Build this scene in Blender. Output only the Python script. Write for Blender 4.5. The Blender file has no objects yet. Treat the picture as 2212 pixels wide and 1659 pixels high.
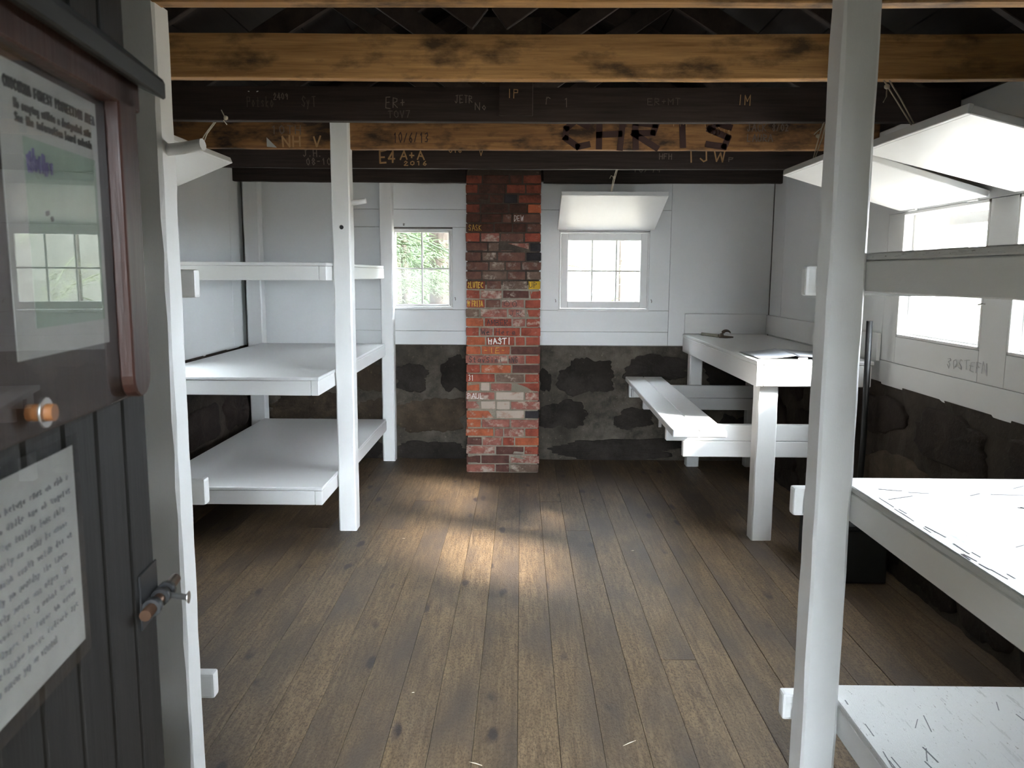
import bpy, bmesh, math, random
from mathutils import Vector, Matrix
random.seed(7)
S = bpy.context.scene
COL = S.collection
PI = math.pi

# ------------------------------------------------------------------ camera
F_PX, PITCH, YAW, ROLL, EYE = 1738.9, 0.1358, -0.0106, -0.0054, 1.5
cam = bpy.data.cameras.new('camera')
cam.sensor_fit = 'HORIZONTAL'; cam.sensor_width = 36.0
cam.lens = 36.0 * F_PX / 2212.0
cam.clip_start = 0.02; cam.clip_end = 400
cam.dof.use_dof = True; cam.dof.focus_distance = 3.8; cam.dof.aperture_fstop = 11.0
cob = bpy.data.objects.new('camera', cam); COL.objects.link(cob)
fw = Vector((math.sin(YAW) * math.cos(PITCH), math.cos(YAW) * math.cos(PITCH), -math.sin(PITCH)))
r0 = Vector((math.cos(YAW), -math.sin(YAW), 0)); d0 = fw.cross(r0)
rt = math.cos(ROLL) * r0 + math.sin(ROLL) * d0
dn = -math.sin(ROLL) * r0 + math.cos(ROLL) * d0
m3 = Matrix((rt, -dn, -fw)).transposed()
cob.matrix_world = Matrix.Translation((0, 0, EYE)) @ m3.to_4x4()
S.camera = cob

# ------------------------------------------------------------------ light
SKY_STRENGTH = 24.0
SUN_ENERGY = 15.0
EXPOSURE = 1.15
w = bpy.data.worlds.new('sky'); S.world = w; w.use_nodes = True
wn = w.node_tree; bg = wn.nodes['Background']
bg.inputs['Color'].default_value = (0.82, 0.92, 1.0, 1)
bg.inputs['Strength'].default_value = SKY_STRENGTH
sun = bpy.data.lights.new('sun', 'SUN'); sun.energy = SUN_ENERGY; sun.angle = math.radians(6.5)
sun.color = (1.0, 0.95, 0.87)
so = bpy.data.objects.new('sun', sun); COL.objects.link(so)
so.rotation_euler = Vector((-2.2, 1.27, -1.44)).to_track_quat('-Z', 'Y').to_euler()
S.view_settings.view_transform = 'Standard'; S.view_settings.look = 'None'
S.view_settings.gamma = 1.0; S.view_settings.exposure = EXPOSURE
S.view_settings.use_curve_mapping = False
S.cycles.diffuse_bounces = 6; S.cycles.glossy_bounces = 3; S.cycles.transmission_bounces = 3; S.cycles.max_bounces = 7; S.cycles.transparent_max_bounces = 8

# ------------------------------------------------------------------ materials
def srgb(r, g, b):
    f = lambda c: ((c / 255) / 12.92 if c / 255 < 0.04045 else ((c / 255 + 0.055) / 1.055) ** 2.4)
    return (f(r), f(g), f(b), 1)

class Mat:
    def __init__(s, name):
        s.m = bpy.data.materials.new(name); s.m.use_nodes = True
        s.t = s.m.node_tree; s.b = s.t.nodes['Principled BSDF']
        s.tc = s.t.nodes.new('ShaderNodeTexCoord')
    def n(s, typ, **kw):
        x = s.t.nodes.new(typ)
        for k, v in kw.items():
            if k in x.inputs.keys(): x.inputs[k].default_value = v
            else: setattr(x, k, v)
        return x
    def l(s, a, b): s.t.links.new(a, b)
    def coords(s, scale=(1, 1, 1), seedoff=True):
        mp = s.n('ShaderNodeMapping'); mp.inputs['Scale'].default_value = scale
        s.l(s.tc.outputs['Object'], mp.inputs['Vector'])
        if seedoff:
            oi = s.n('ShaderNodeObjectInfo'); mm = s.n('ShaderNodeMath', operation='MULTIPLY'); mm.inputs[1].default_value = 37.0
            s.l(oi.outputs['Random'], mm.inputs[0]); s.l(mm.outputs[0], mp.inputs['Location'])
        return mp.outputs['Vector']
    def noise(s, vec, scale, detail=6, rough=0.6):
        x = s.n('ShaderNodeTexNoise'); x.inputs['Scale'].default_value = scale
        x.inputs['Detail'].default_value = detail; x.inputs['Roughness'].default_value = rough
        s.l(vec, x.inputs['Vector']); return x.outputs['Fac']
    def ramp(s, fac, stops):
        r = s.n('ShaderNodeValToRGB'); e = r.color_ramp.elements
        while len(e) < len(stops): e.new(0.5)
        for i, (p, c) in enumerate(stops):
            e[i].position = p; e[i].color = c if len(c) == 4 else (*c, 1)
        s.l(fac, r.inputs['Fac']); return r.outputs['Color']
    def mix(s, fac, a, b, typ='MIX'):
        x = s.n('ShaderNodeMix', data_type='RGBA', blend_type=typ)
        for sock, v in ((0, fac), (6, a), (7, b)):
            if isinstance(v, (int, float)): x.inputs[sock].default_value = v
            elif isinstance(v, tuple): x.inputs[sock].default_value = v
            else: s.l(v, x.inputs[sock])
        return x.outputs[2]
    def bump(s, h, strength=0.3, dist=0.002):
        x = s.n('ShaderNodeBump'); x.inputs['Strength'].default_value = strength; x.inputs['Distance'].default_value = dist
        s.l(h, x.inputs['Height']); s.l(x.outputs['Normal'], s.b.inputs['Normal'])
    def out(s, col=None, rough=0.5, spec=0.5, metal=0):
        if col is not None:
            if isinstance(col, tuple): s.b.inputs['Base Color'].default_value = col
            else: s.l(col, s.b.inputs['Base Color'])
        if isinstance(rough, (int, float)): s.b.inputs['Roughness'].default_value = rough
        else: s.l(rough, s.b.inputs['Roughness'])
        s.b.inputs['Specular IOR Level'].default_value = spec; s.b.inputs['Metallic'].default_value = metal
        return s.m

def white_paint(name, base=(0.84, 0.84, 0.835, 1), rough=0.38, grain=(1, 1, 1), chip=0.0, chipcol=(0.12, 0.09, 0.07, 1), bump=0.25):
    k = Mat(name); v = k.coords(grain)
    n1 = k.noise(v, 6, 5); n2 = k.noise(v, 90, 4)
    col = k.mix(n1, (base[0] * .93, base[1] * .93, base[2] * .93, 1), base)
    if chip > 0:
        v2 = k.coords((grain[0] * .5 + .5, grain[1] * .5 + .5, grain[2] * .5 + .5))
        c = k.noise(v2, 38, 5, .7)
        mask = k.ramp(c, [(0.0, (0, 0, 0)), (1 - chip - .02, (0, 0, 0)), (1 - chip, (1, 1, 1)), (1, (1, 1, 1))])
        col = k.mix(mask, col, chipcol)
    k.bump(n2, bump, 0.0015)
    rr = k.n('ShaderNodeMapRange'); rr.inputs['To Min'].default_value = rough - .08; rr.inputs['To Max'].default_value = rough + .12
    k.l(n1, rr.inputs['Value'])
    return k.out(col, rr.outputs[0], 0.5)

M = {}
M['white'] = white_paint('white_paint', grain=(6, 6, 1), chip=0.24)
M['white_y'] = white_paint('white_paint_along_y', grain=(6, 1, 6), chip=0.25)
M['white_x'] = white_paint('white_paint_along_x', grain=(1, 6, 6), chip=0.25)
M['wall'] = white_paint('white_wall_panel', base=(0.85, 0.865, 0.87, 1), rough=0.5, chip=0.2)
M['deck'] = white_paint('white_deck_paint', base=(0.83, 0.83, 0.83, 1), rough=0.32, grain=(2, 1.0, 2), chip=0.12, bump=0.12)
M['worn_deck'] = white_paint('worn_white_deck_paint', base=(0.66, 0.66, 0.65, 1), rough=0.28, grain=(10, 1.2, 10), chip=0.335, chipcol=(0.16, 0.14, 0.12, 1), bump=0.9)

def wood(name, dark, light, blotch=None, grain=(1, 22, 22), scale=3.0, rough=0.65, contrast=(0.3, 0.7), bump=0.4, spec=0.3, bl=(0.48, 0.62)):
    k = Mat(name); v = k.coords(grain)
    n1 = k.noise(v, scale, 8, .65)
    col = k.ramp(n1, [(contrast[0], dark), (contrast[1], light)])
    if blotch:
        v2 = k.coords((1, 1.5, 2.2)); n2 = k.noise(v2, 4.5, 6, .62)
        col = k.mix(k.ramp(n2, [(bl[0], (0, 0, 0)), (bl[1], (1, 1, 1))]), col, blotch)
    k.bump(n1, bump, 0.003)
    return k.out(col, rough, spec)

M['beam_light'] = wood('aged_pine_beam', (0.34, 0.17, 0.058), (0.68, 0.385, 0.155), (0.095, 0.056, 0.03, 1), bl=(0.50, 0.68))
M['beam_mid'] = wood('stained_pine_beam', (0.16, 0.075, 0.030), (0.36, 0.18, 0.068), (0.04, 0.022, 0.014, 1), bl=(0.46, 0.64))
M['beam_dark'] = wood('smoke_dark_beam', (0.014, 0.009, 0.008), (0.045, 0.028, 0.023), None)
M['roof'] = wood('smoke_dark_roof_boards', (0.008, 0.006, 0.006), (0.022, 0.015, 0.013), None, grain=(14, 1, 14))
M['rafter'] = wood('dark_rafter', (0.016, 0.011, 0.010), (0.06, 0.042, 0.035), None, grain=(4, 4, 4))
M['door'] = wood('dark_grey_door_boards', (0.006, 0.0055, 0.005), (0.016, 0.014, 0.013), None, grain=(20, 20, 1), rough=0.6, bump=0.5)
M['case'] = wood('red_brown_case_wood', (0.022, 0.009, 0.0065), (0.055, 0.021, 0.015), None, grain=(14, 14, 1), rough=0.35, spec=.5)
M['case_back'] = wood('brown_case_backing', (0.018, 0.0095, 0.007), (0.042, 0.024, 0.017), None, grain=(10, 10, 1), rough=0.5)
M['cap'] = wood('dark_grey_cap', (0.012, 0.012, 0.011), (0.028, 0.027, 0.024), None, grain=(8, 1, 8), rough=0.6)
M['bark'] = wood('tree_bark', (0.025, 0.019, 0.015), (0.085, 0.068, 0.055), None, grain=(6, 6, 1.2), scale=5, rough=0.9)

def floor_mat():
    k = Mat('worn_floor_boards'); v = k.coords((14, 1.0, 1)); vs = k.coords((2.2, 1, 1)); 
    g = k.noise(v, 5, 8, .7); sp = k.noise(vs, 75, 4, .75)
    big = k.noise(k.coords((1.6, .6, 1)), 2.1, 4, .55)
    col = k.ramp(g, [(0.28, (0.078, 0.050, 0.028)), (0.52, (0.168, 0.112, 0.063)), (0.75, (0.248, 0.176, 0.104))])
    col = k.mix(k.ramp(sp, [(0.38, (0.30, 0.28, 0.26)), (0.50, (0.85, .85, .85)), (0.64, (1.7, 1.65, 1.55))]), (0, 0, 0, 1), col, 'MULTIPLY') if False else k.mix(0.75, col, k.ramp(sp, [(0.38, (0.20, 0.17, 0.15)), (0.50, (0.80, .80, .80)), (0.60, (1.0, 1.0, 1.0))]), 'MULTIPLY')
    col = k.mix(k.ramp(big, [(0.44, (0, 0, 0)), (0.66, (.85, .85, .85))]), col, (0.062, 0.046, 0.036, 1))
    # knots, long dark ovals
    vk = k.coords((7.2, 2.6, 1)); vo = k.n('ShaderNodeTexVoronoi'); vo.inputs['Scale'].default_value = 0.95; vo.inputs['Randomness'].default_value = 1.0
    nz = k.n('ShaderNodeTexNoise'); nz.inputs['Scale'].default_value = 3.5; k.l(vk, nz.inputs['Vector'])
    ad = k.n('ShaderNodeMixRGB'); ad.blend_type = 'ADD'; ad.inputs[0].default_value = 0.22; k.l(vk, ad.inputs[1]); k.l(nz.outputs['Color'], ad.inputs[2])
    k.l(ad.outputs[0], vo.inputs['Vector'])
    km = k.ramp(vo.outputs['Distance'], [(0.0, (1, 1, 1)), (0.10, (.9, .9, .9)), (0.165, (0, 0, 0))])
    kk = k.mix(1.0, km, k.ramp(k.noise(k.coords((1.5, 1.1, 1)), 1.7, 2), [(0.36, (0, 0, 0)), (0.46, (1, 1, 1))]), 'MULTIPLY')
    col = k.mix(kk, col, (0.030, 0.022, 0.021, 1))
    oi = k.n('ShaderNodeObjectInfo'); mr = k.n('ShaderNodeMapRange'); mr.inputs['To Min'].default_value = 0.88; mr.inputs['To Max'].default_value = 1.08
    k.l(oi.outputs['Random'], mr.inputs['Value'])
    hs = k.n('ShaderNodeHueSaturation'); k.l(mr.outputs[0], hs.inputs['Value']); k.l(col, hs.inputs['Color'])
    k.bump(sp, 0.8, 0.004)
    return k.out(hs.outputs['Color'], 0.55, 0.35)
M['floor'] = floor_mat()

def stone_mat(name, dark, light, green=None):
    k = Mat(name); n1 = k.noise(k.coords((1, 1, 1)), 4.5, 10, .74); n2 = k.noise(k.coords((1, 1, 1)), 38, 7, .75); n0 = k.noise(k.coords((1, 1, 1)), 1.9, 3, .5)
    col = k.ramp(n1, [(0.36, dark), (0.66, light)])
    col = k.mix(k.ramp(n0, [(0.40, (.65, .65, .65)), (0.62, (0, 0, 0))]), col, (dark[0] * 1.2, dark[1] * 1.15, dark[2] * 1.1, 1))
    col = k.mix(k.ramp(n2, [(0.60, (0, 0, 0)), (0.72, (.55, .55, .55))]), col, (light[0] * 2.4, light[1] * 2.35, light[2] * 2.2, 1))
    k.bump(n2, 0.9, 0.012)
    return k.out(col, 0.85, 0.25)
M['mortar'] = stone_mat('rubble_mortar', (0.040, 0.034, 0.027), (0.190, 0.163, 0.130))
M['stone_dark'] = stone_mat('dark_granite', (0.016, 0.013, 0.011), (0.058, 0.047, 0.039))
M['stone_brown'] = stone_mat('brown_granite', (0.040, 0.029, 0.020), (0.125, 0.092, 0.062))
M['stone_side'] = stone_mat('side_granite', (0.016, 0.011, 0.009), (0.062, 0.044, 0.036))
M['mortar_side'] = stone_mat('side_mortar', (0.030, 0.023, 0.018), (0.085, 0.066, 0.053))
M['brick_mortar'] = stone_mat('brick_mortar', (0.16, 0.14, 0.11), (0.36, 0.32, 0.26))
M['soot_mortar'] = stone_mat('sooty_brick_mortar', (0.035, 0.025, 0.02), (0.09, 0.07, 0.055))
M['outer'] = stone_mat('outer_masonry', (0.12, 0.11, 0.10), (0.3, 0.28, 0.25))

def brick_mat(name, col, white=0.0, soot=0.0):
    k = Mat(name); n1 = k.noise(k.coords((1, 1, 1)), 16, 8, .7); n2 = k.noise(k.coords((1, 1, 1)), 90, 5, .7)
    n3 = k.noise(k.coords((1, 1, 1.4)), 11, 7, .72)
    c = k.ramp(n1, [(0.25, (col[0] * .5, col[1] * .5, col[2] * .55)), (0.55, col), (0.85, (min(1, col[0] * 1.4), min(1, col[1] * 1.45), min(1, col[2] * 1.5)))])
    if white > 0:
        c = k.mix(k.ramp(n3, [(0.62 - white * .35, (0, 0, 0)), (0.74 - white * .30, (.9, .9, .9))]), c, (0.44, 0.36, 0.30, 1))
    if soot > 0:
        c = k.mix(k.ramp(n3, [(0.60 - soot * .3, (0, 0, 0)), (0.85 - soot * .3, (.92, .92, .92))]), c, (0.022, 0.016, 0.014, 1))
    k.bump(n2, 0.8, 0.004)
    return k.out(c, 0.85, 0.25)
BR = {
 'r': brick_mat('red_brick', (0.27, 0.062, 0.038), .12), 'o': brick_mat('orange_brick', (0.38, 0.10, 0.045), .15),
 'p': brick_mat('pink_mortared_brick', (0.27, 0.10, 0.075), .33), 'w': brick_mat('whitewashed_brick', (0.30, 0.15, 0.10), .95),
 'd': brick_mat('dark_brick', (0.10, 0.042, 0.033), .05), 'k': brick_mat('black_brick', (0.028, 0.024, 0.026), .0),
 'g': brick_mat('grey_mortared_brick', (0.145, 0.092, 0.068), .28), 's': brick_mat('sooty_brick', (0.085, 0.032, 0.022), 0, .55),
 't': brick_mat('sooty_red_brick', (0.19, 0.048, 0.028), 0, .35), 'b': brick_mat('brown_brick', (0.135, 0.062, 0.045), .18, .2),
 'y': brick_mat('yellow_painted_brick', (0.60, 0.36, 0.03), .0)}

def plain(name, col, rough=0.5, metal=0, spec=0.5, bump=0):
    k = Mat(name); n1 = k.noise(k.coords(), 30, 5)
    c = k.mix(n1, (col[0] * .8, col[1] * .8, col[2] * .8, 1), (min(col[0] * 1.15, 1), min(col[1] * 1.15, 1), min(col[2] * 1.15, 1), 1))
    if bump: k.bump(n1, bump, .002)
    return k.out(c, rough, spec, metal)
M['black'] = plain('black_iron', (0.012, 0.012, 0.013), 0.45)
M['black_box'] = plain('black_box_paint', (0.006, 0.006, 0.006), 0.7)
M['steel'] = plain('worn_steel', (0.35, 0.34, 0.33), 0.35, 0.9)
M['brass'] = plain('rusty_bolt', (0.10, 0.055, 0.035), 0.4, 0.8)
M['rust'] = plain('orange_rust', (0.20, 0.075, 0.022), 0.6)
M['hook'] = plain('galvanised_hook', (0.28, 0.27, 0.25), 0.4, 0.8)
M['string'] = plain('natural_twine', (0.50, 0.44, 0.34), 0.9)
M['paper'] = plain('weathered_paper', (0.40, 0.40, 0.385), 0.8)
M['paper_blue'] = plain('bluish_page', (0.66, 0.68, 0.74), 0.7)
M['map'] = plain('pale_green_map_print', (0.28, 0.35, 0.29), 0.8)
M['ink'] = plain('black_ink', (0.03, 0.03, 0.035), 0.8)
M['ink_grey'] = plain('grey_pencil', (0.16, 0.16, 0.17), 0.8)
M['ink_pale'] = plain('faded_pen', (0.15, 0.15, 0.155), 0.8)
M['ink_print'] = plain('faded_print', (0.085, 0.085, 0.085), 0.8)
M['pencil_faint'] = plain('faint_pencil', (0.60, 0.61, 0.62), 0.8)
M['ink_violet'] = plain('violet_map_print', (0.16, 0.14, 0.28), 0.8)
M['carve'] = plain('fresh_carved_wood', (0.42, 0.24, 0.11), 0.8)
M['carve_pale'] = plain('pale_scratch', (0.16, 0.12, 0.10), 0.8)
M['carve_faint'] = plain('faint_scratch', (0.085, 0.060, 0.050), 0.8)
M['paint_dark'] = plain('dark_painted_letters', (0.045, 0.016, 0.013), 0.7)
M['paint_yellow'] = plain('yellow_paint_marks', (0.62, 0.38, 0.05), 0.7)
M['paint_white'] = plain('white_chalk_marks', (0.75, 0.72, 0.70), 0.8)
M['rusty_tool'] = plain('rusty_tool_steel', (0.11, 0.075, 0.05), 0.55, 0.3, bump=.4)
M['tool_light'] = plain('worn_tool_handle', (0.28, 0.25, 0.2), 0.55, 0.2)
M['ground'] = stone_mat('leaf_litter', (0.17, 0.14, 0.10), (0.33, 0.29, 0.22))
M['bank'] = stone_mat('dark_sky_blocker', (0.005, 0.006, 0.003), (0.020, 0.021, 0.013))  # dark tone of the added bank that holds back skylight
M['ledge'] = stone_mat('pale_window_backdrop', (0.045, 0.045, 0.037), (0.10, 0.10, 0.085))  # pale tone of the slope added behind the right back window
M['splinter'] = plain('pale_splinter', (0.55, 0.47, 0.36), 0.8)
M['needles'] = plain('pine_needles', (0.034, 0.062, 0.017), 0.7)
M['needles2'] = plain('pale_spring_leaves', (0.11, 0.14, 0.05), 0.7)
M['scrape'] = plain('pale_scuff', (0.82, 0.82, 0.80), 0.3)

def glass(name, dirt=0.06, ior=1.45):
    m = bpy.data.materials.new(name); m.use_nodes = True; t = m.node_tree; t.nodes.clear()
    o = t.nodes.new('ShaderNodeOutputMaterial'); tr = t.nodes.new('ShaderNodeBsdfTransparent'); gl = t.nodes.new('ShaderNodeBsdfGlossy')
    gl.inputs['Roughness'].default_value = 0.015; fr = t.nodes.new('ShaderNodeFresnel'); fr.inputs['IOR'].default_value = ior
    mx = t.nodes.new('ShaderNodeMixShader'); df = t.nodes.new('ShaderNodeBsdfDiffuse'); tl = t.nodes.new('ShaderNodeBsdfTranslucent'); m2 = t.nodes.new('ShaderNodeMixShader')
    ml = t.nodes.new('ShaderNodeMath'); ml.operation = 'MULTIPLY'; ml.inputs[1].default_value = 2 * dirt
    nz = t.nodes.new('ShaderNodeTexNoise'); nz.inputs['Scale'].default_value = 9; tc = t.nodes.new('ShaderNodeTexCoord')
    L = t.links.new
    L(tc.outputs['Object'], nz.inputs['Vector']); L(nz.outputs['Fac'], ml.inputs[0])
    tl.inputs['Color'].default_value = (.8, .8, .8, 1)
    ge = t.nodes.new('ShaderNodeNewGeometry'); iv = t.nodes.new('ShaderNodeMath'); iv.operation = 'SUBTRACT'; iv.inputs[0].default_value = 1.0
    fm = t.nodes.new('ShaderNodeMath'); fm.operation = 'MULTIPLY'
    L(ge.outputs['Backfacing'], iv.inputs[1]); L(iv.outputs[0], fm.inputs[0]); L(fr.outputs[0], fm.inputs[1])
    L(fm.outputs[0], mx.inputs[0]); L(tr.outputs[0], mx.inputs[1]); L(gl.outputs[0], mx.inputs[2])
    L(ml.outputs[0], m2.inputs[0]); L(mx.outputs[0], m2.inputs[1]); L(tl.outputs[0], m2.inputs[2]); L(m2.outputs[0], o.inputs[0])
    return m
M['glass'] = glass('window_glass', 0.005)
M['glass_dirty'] = glass('dirty_window_glass', 0.03)
M['plexi'] = glass('clear_cover_sheet', 0.02, 1.49)

# ------------------------------------------------------------------ builders
def tag(o, label=None, cat=None, group=None, kind=None):
    if label: o['label'] = label
    if cat: o['category'] = cat
    if group: o['group'] = group
    if kind: o['kind'] = kind
    return o
def empty(name, loc, label=None, cat=None, group=None, kind=None, rz=0):
    o = bpy.data.objects.new(name, None); COL.objects.link(o); o.location = loc; o.rotation_euler.z = rz
    o.empty_display_size = .1
    return tag(o, label, cat, group, kind)
def base(p):
    v = Vector((0, 0, 0))
    while p is not None: v += Vector(p.location); p = p.parent
    return v
def link(name, me, mat, parent=None, off=None, smooth=False):
    """mesh given in world axes -> object; origin at `off` (world) so that textures differ"""
    me.materials.append(mat)
    o = bpy.data.objects.new(name, me); COL.objects.link(o)
    if smooth:
        for p in me.polygons: p.use_smooth = True
    if off is None: off = Vector((0, 0, 0))
    off = Vector(off)
    me.transform(Matrix.Translation(-off))
    if parent is not None:
        o.parent = parent; o.location = off - base(parent)
    else: o.location = off
    return o
def box_bm(bm, x0, x1, y0, y1, z0, z1, bev=0.0, seg=1):
    r = bmesh.ops.create_cube(bm, size=1.0); vs = r['verts']
    bmesh.ops.scale(bm, vec=(x1 - x0, y1 - y0, z1 - z0), verts=vs)
    bmesh.ops.translate(bm, vec=((x0 + x1) / 2, (y0 + y1) / 2, (z0 + z1) / 2), verts=vs)
    if bev > 0:
        es = list({e for v in vs for e in v.link_edges})
        bmesh.ops.bevel(bm, geom=es, offset=bev, segments=seg, affect='EDGES', profile=.6)
def mesh_of(bm, name):
    me = bpy.data.meshes.new(name); bm.to_mesh(me); bm.free(); return me
def box(name, x0, x1, y0, y1, z0, z1, mat, parent=None, bev=0.004, seg=1):
    bm = bmesh.new(); box_bm(bm, x0, x1, y0, y1, z0, z1, bev, seg)
    return link(name, mesh_of(bm, name), mat, parent, ((x0 + x1) / 2, (y0 + y1) / 2, z0))
def boxes(name, lst, mat, parent=None, bev=0.0):
    bm = bmesh.new()
    for b in lst: box_bm(bm, *b, bev)
    b = lst[0]
    return link(name, mesh_of(bm, name), mat, parent, (b[0], b[2], b[4]))
def tube_bm(bm, pts, r, seg=8, cap=True):
    pts = [Vector(p) for p in pts]; rings = []
    n = len(pts); rr = r if isinstance(r, (list, tuple)) else [r] * n
    up = Vector((0, 0, 1))
    for i, p in enumerate(pts):
        d = (pts[min(i + 1, n - 1)] - pts[max(i - 1, 0)]).normalized()
        a = d.cross(up if abs(d.z) < .95 else Vector((1, 0, 0))).normalized(); b = d.cross(a)
        rings.append([bm.verts.new(p + (a * math.cos(t) + b * math.sin(t)) * rr[i]) for t in [2 * PI * k / seg for k in range(seg)]])
    for i in range(n - 1):
        for k in range(seg):
            bm.faces.new((rings[i][k], rings[i][(k + 1) % seg], rings[i + 1][(k + 1) % seg], rings[i + 1][k]))
    if cap:
        bm.faces.new(rings[0][::-1]); bm.faces.new(rings[-1])
def tube(name, pts, r, mat, parent=None, seg=8):
    bm = bmesh.new(); tube_bm(bm, pts, r, seg); bmesh.ops.recalc_face_normals(bm, faces=bm.faces)
    o = link(name, mesh_of(bm, name), mat, parent, pts[0]); 
    for p in o.data.polygons: p.use_smooth = len(p.vertices) == 4
    return o
def prism_bm(bm, poly, a, b):
    """poly: list of 3D points, extruded by vector b-a"""
    v0 = [bm.verts.new(Vector(p) + Vector(a)) for p in poly]; v1 = [bm.verts.new(Vector(p) + Vector(b)) for p in poly]
    n = len(poly)
    bm.faces.new(v0[::-1]); bm.faces.new(v1)
    for i in range(n): bm.faces.new((v0[i], v0[(i + 1) % n], v1[(i + 1) % n], v1[i]))
def prism(name, poly, ext, mat, parent=None, bev=0.0):
    bm = bmesh.new(); prism_bm(bm, poly, (0, 0, 0), ext); bmesh.ops.recalc_face_normals(bm, faces=bm.faces)
    if bev: bmesh.ops.bevel(bm, geom=list(bm.edges), offset=bev, segments=1, affect='EDGES')
    return link(name, mesh_of(bm, name), mat, parent, poly[0])
def board_between(name, p, q, wv, tv, mat, parent=None, bev=0.003):
    """straight board from p to q; wv, tv = full width / thickness vectors (p,q lie on the corner line)"""
    p, q, wv, tv = map(Vector, (p, q, wv, tv))
    return prism(name, [p, p + wv, p + wv + tv, p + tv], q - p, mat, parent, bev)

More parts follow.
